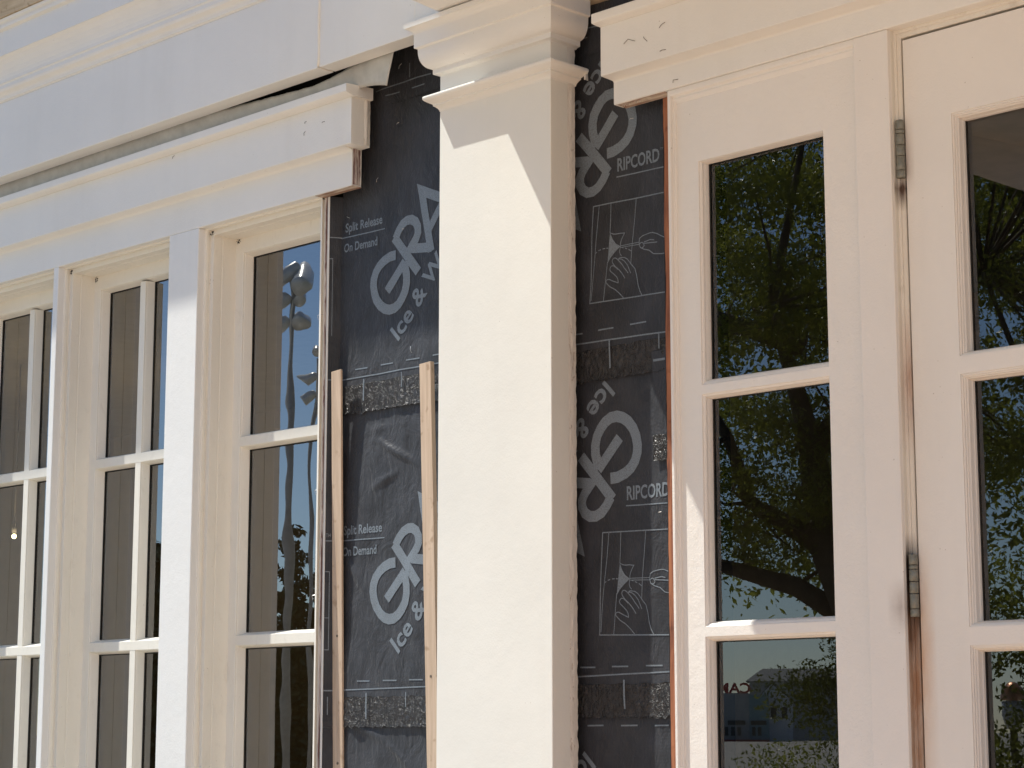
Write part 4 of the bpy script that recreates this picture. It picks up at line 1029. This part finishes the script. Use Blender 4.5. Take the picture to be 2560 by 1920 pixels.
# houses and the shop with rooftop letters
SIDING = plain('white_siding', (0.62, 0.64, 0.66), 0.7); ROOF = plain('grey_shingles', (0.20, 0.20, 0.19), 0.85); BWALL = plain('grey_stucco', (0.34, 0.36, 0.36), 0.8); TEAL = plain('teal_stucco', (0.20, 0.31, 0.33), 0.8)
REDL = plain('red_letters', (0.42, 0.09, 0.07), 0.6); DARKW = plain('dark_window', (0.03, 0.035, 0.04), 0.2)
def local(cx_, cy_, ang, x, y, z):
    ca, sa = math.cos(ang), math.sin(ang); return (cx_ + x * ca - y * sa, cy_ + x * sa + y * ca, z)
def lbox(m, c, ang, x0, x1, y0, y1, z0, z1):
    v = [local(c[0], c[1], ang, x, y, z) for z in (z0, z1) for y in (y0, y1) for x in (x0, x1)]
    return m.add(v, [(0, 2, 3, 1), (4, 5, 7, 6), (0, 1, 5, 4), (2, 6, 7, 3), (0, 4, 6, 2), (1, 3, 7, 5)])
AN = -0.6536; HO = (-187.17, -233.03)      # a street front about 300 m away, seen only in the glass
def off_(dx, dy): return (HO[0] + dx * math.cos(AN) - dy * math.sin(AN), HO[1] + dx * math.sin(AN) + dy * math.cos(AN))
hs = empty('house', (*off_(-0.2, 0), 0), 'white gabled house mirrored in the lowest side light pane', 'house')
c = off_(-0.2, 0)
lbox(MB(), c, AN, -2.7, 2.7, -9, 0, 0, 5.5).build('wall', SIDING, hs)
MB().add([local(*c, AN, *p) for p in ((-2.9, 0.05, 5.45), (2.9, 0.05, 5.45), (-0.2, 0.05, 8.1), (-2.9, -9, 5.45), (2.9, -9, 5.45), (-0.2, -9, 8.1))], [(0, 1, 2), (3, 5, 4), (0, 3, 4, 1)]).build('gable', SIDING, hs)
MB().add([local(*c, AN, *p) for p in ((-3.2, 0.3, 5.3), (-0.2, 0.3, 8.25), (3.2, 0.3, 5.3), (-3.2, -9.1, 5.3), (-0.2, -9.1, 8.25), (3.2, -9.1, 5.3))], [(0, 1, 4, 3), (1, 2, 5, 4)]).build('roof', ROOF, hs)
for x in (-1.5, 0.0, 1.5): lbox(MB(), c, AN, x - 0.4, x + 0.4, 0.01, 0.08, 3.2, 4.8).build('window', DARKW, hs)
hb = empty('house', (*off_(2, -18), 0), 'long grey-roofed house mirrored behind the white gable', 'house')
c = off_(0, -18)
lbox(MB(), c, AN, -3.9, 12, -12, 0, 0, 9.0).build('wall', BWALL, hb)
MB().add([local(*c, AN, *p) for p in ((-4.5, 0.6, 8.9), (12.6, 0.6, 8.9), (10, -5, 10.9), (-2.0, -5, 10.9), (-4.5, -12.6, 8.9), (12.6, -12.6, 8.9))], [(0, 1, 2, 3), (1, 5, 2), (5, 4, 3, 2), (4, 0, 3)]).build('roof', ROOF, hb)
shp = empty('shop', (*off_(-5.5, 4), 0), 'grey shop with red rooftop letters mirrored low in the side light', 'shop')
c = off_(0, 4); A2 = AN
lbox(MB(), c, A2, -14, -3.64, -10, 0, 0, 6.75).build('wall', BWALL, shp)
lbox(MB(), c, A2, -3.63, -0.85, -10, 0.1, 0, 6.5).build('wall', TEAL, shp)
for x in (-6.9, -6.0, -5.1, -3.0, -2.2): lbox(MB(), c, A2, x - 0.25, x + 0.25, 0.11, 0.16, 0.8, 2.0).build('window', DARKW, shp)
lbox(MB(), c, A2, -6.7, -4.2, 0.01, 0.12, 2.3, 2.9).build('sign', DARKW, shp); lbox(MB(), c, A2, -3.4, -1.2, 0.11, 0.2, 2.3, 2.9).build('sign', DARKW, shp)
lbox(MB(), c, A2, -14, -0.85, 0.1, 1.4, -0.0, 0.25).build('step', REDL, shp)
fc = bpy.data.curves.new('t', 'FONT'); fc.body = 'CAM'; fc.extrude = 0.12; fc.offset = 0.03
fo = bpy.data.objects.new('t', fc); COL.objects.link(fo); dg = bpy.context.evaluated_depsgraph_get(); dg.update()
lm = bpy.data.meshes.new_from_object(fo.evaluated_get(dg)); bpy.data.objects.remove(fo, do_unlink=True)
for vtx in lm.vertices:
    u, w_, d_ = vtx.co.x * 2.3, vtx.co.y * 2.0, vtx.co.z
    vtx.co = local(c[0], c[1], A2, -3.3 - u, -0.1 + d_, 6.75 + w_)
lm.materials.append(REDL); lo_ = bpy.data.objects.new('letters', lm); COL.objects.link(lo_); lo_.parent = shp; lo_.matrix_parent_inverse = parent_inv(shp)
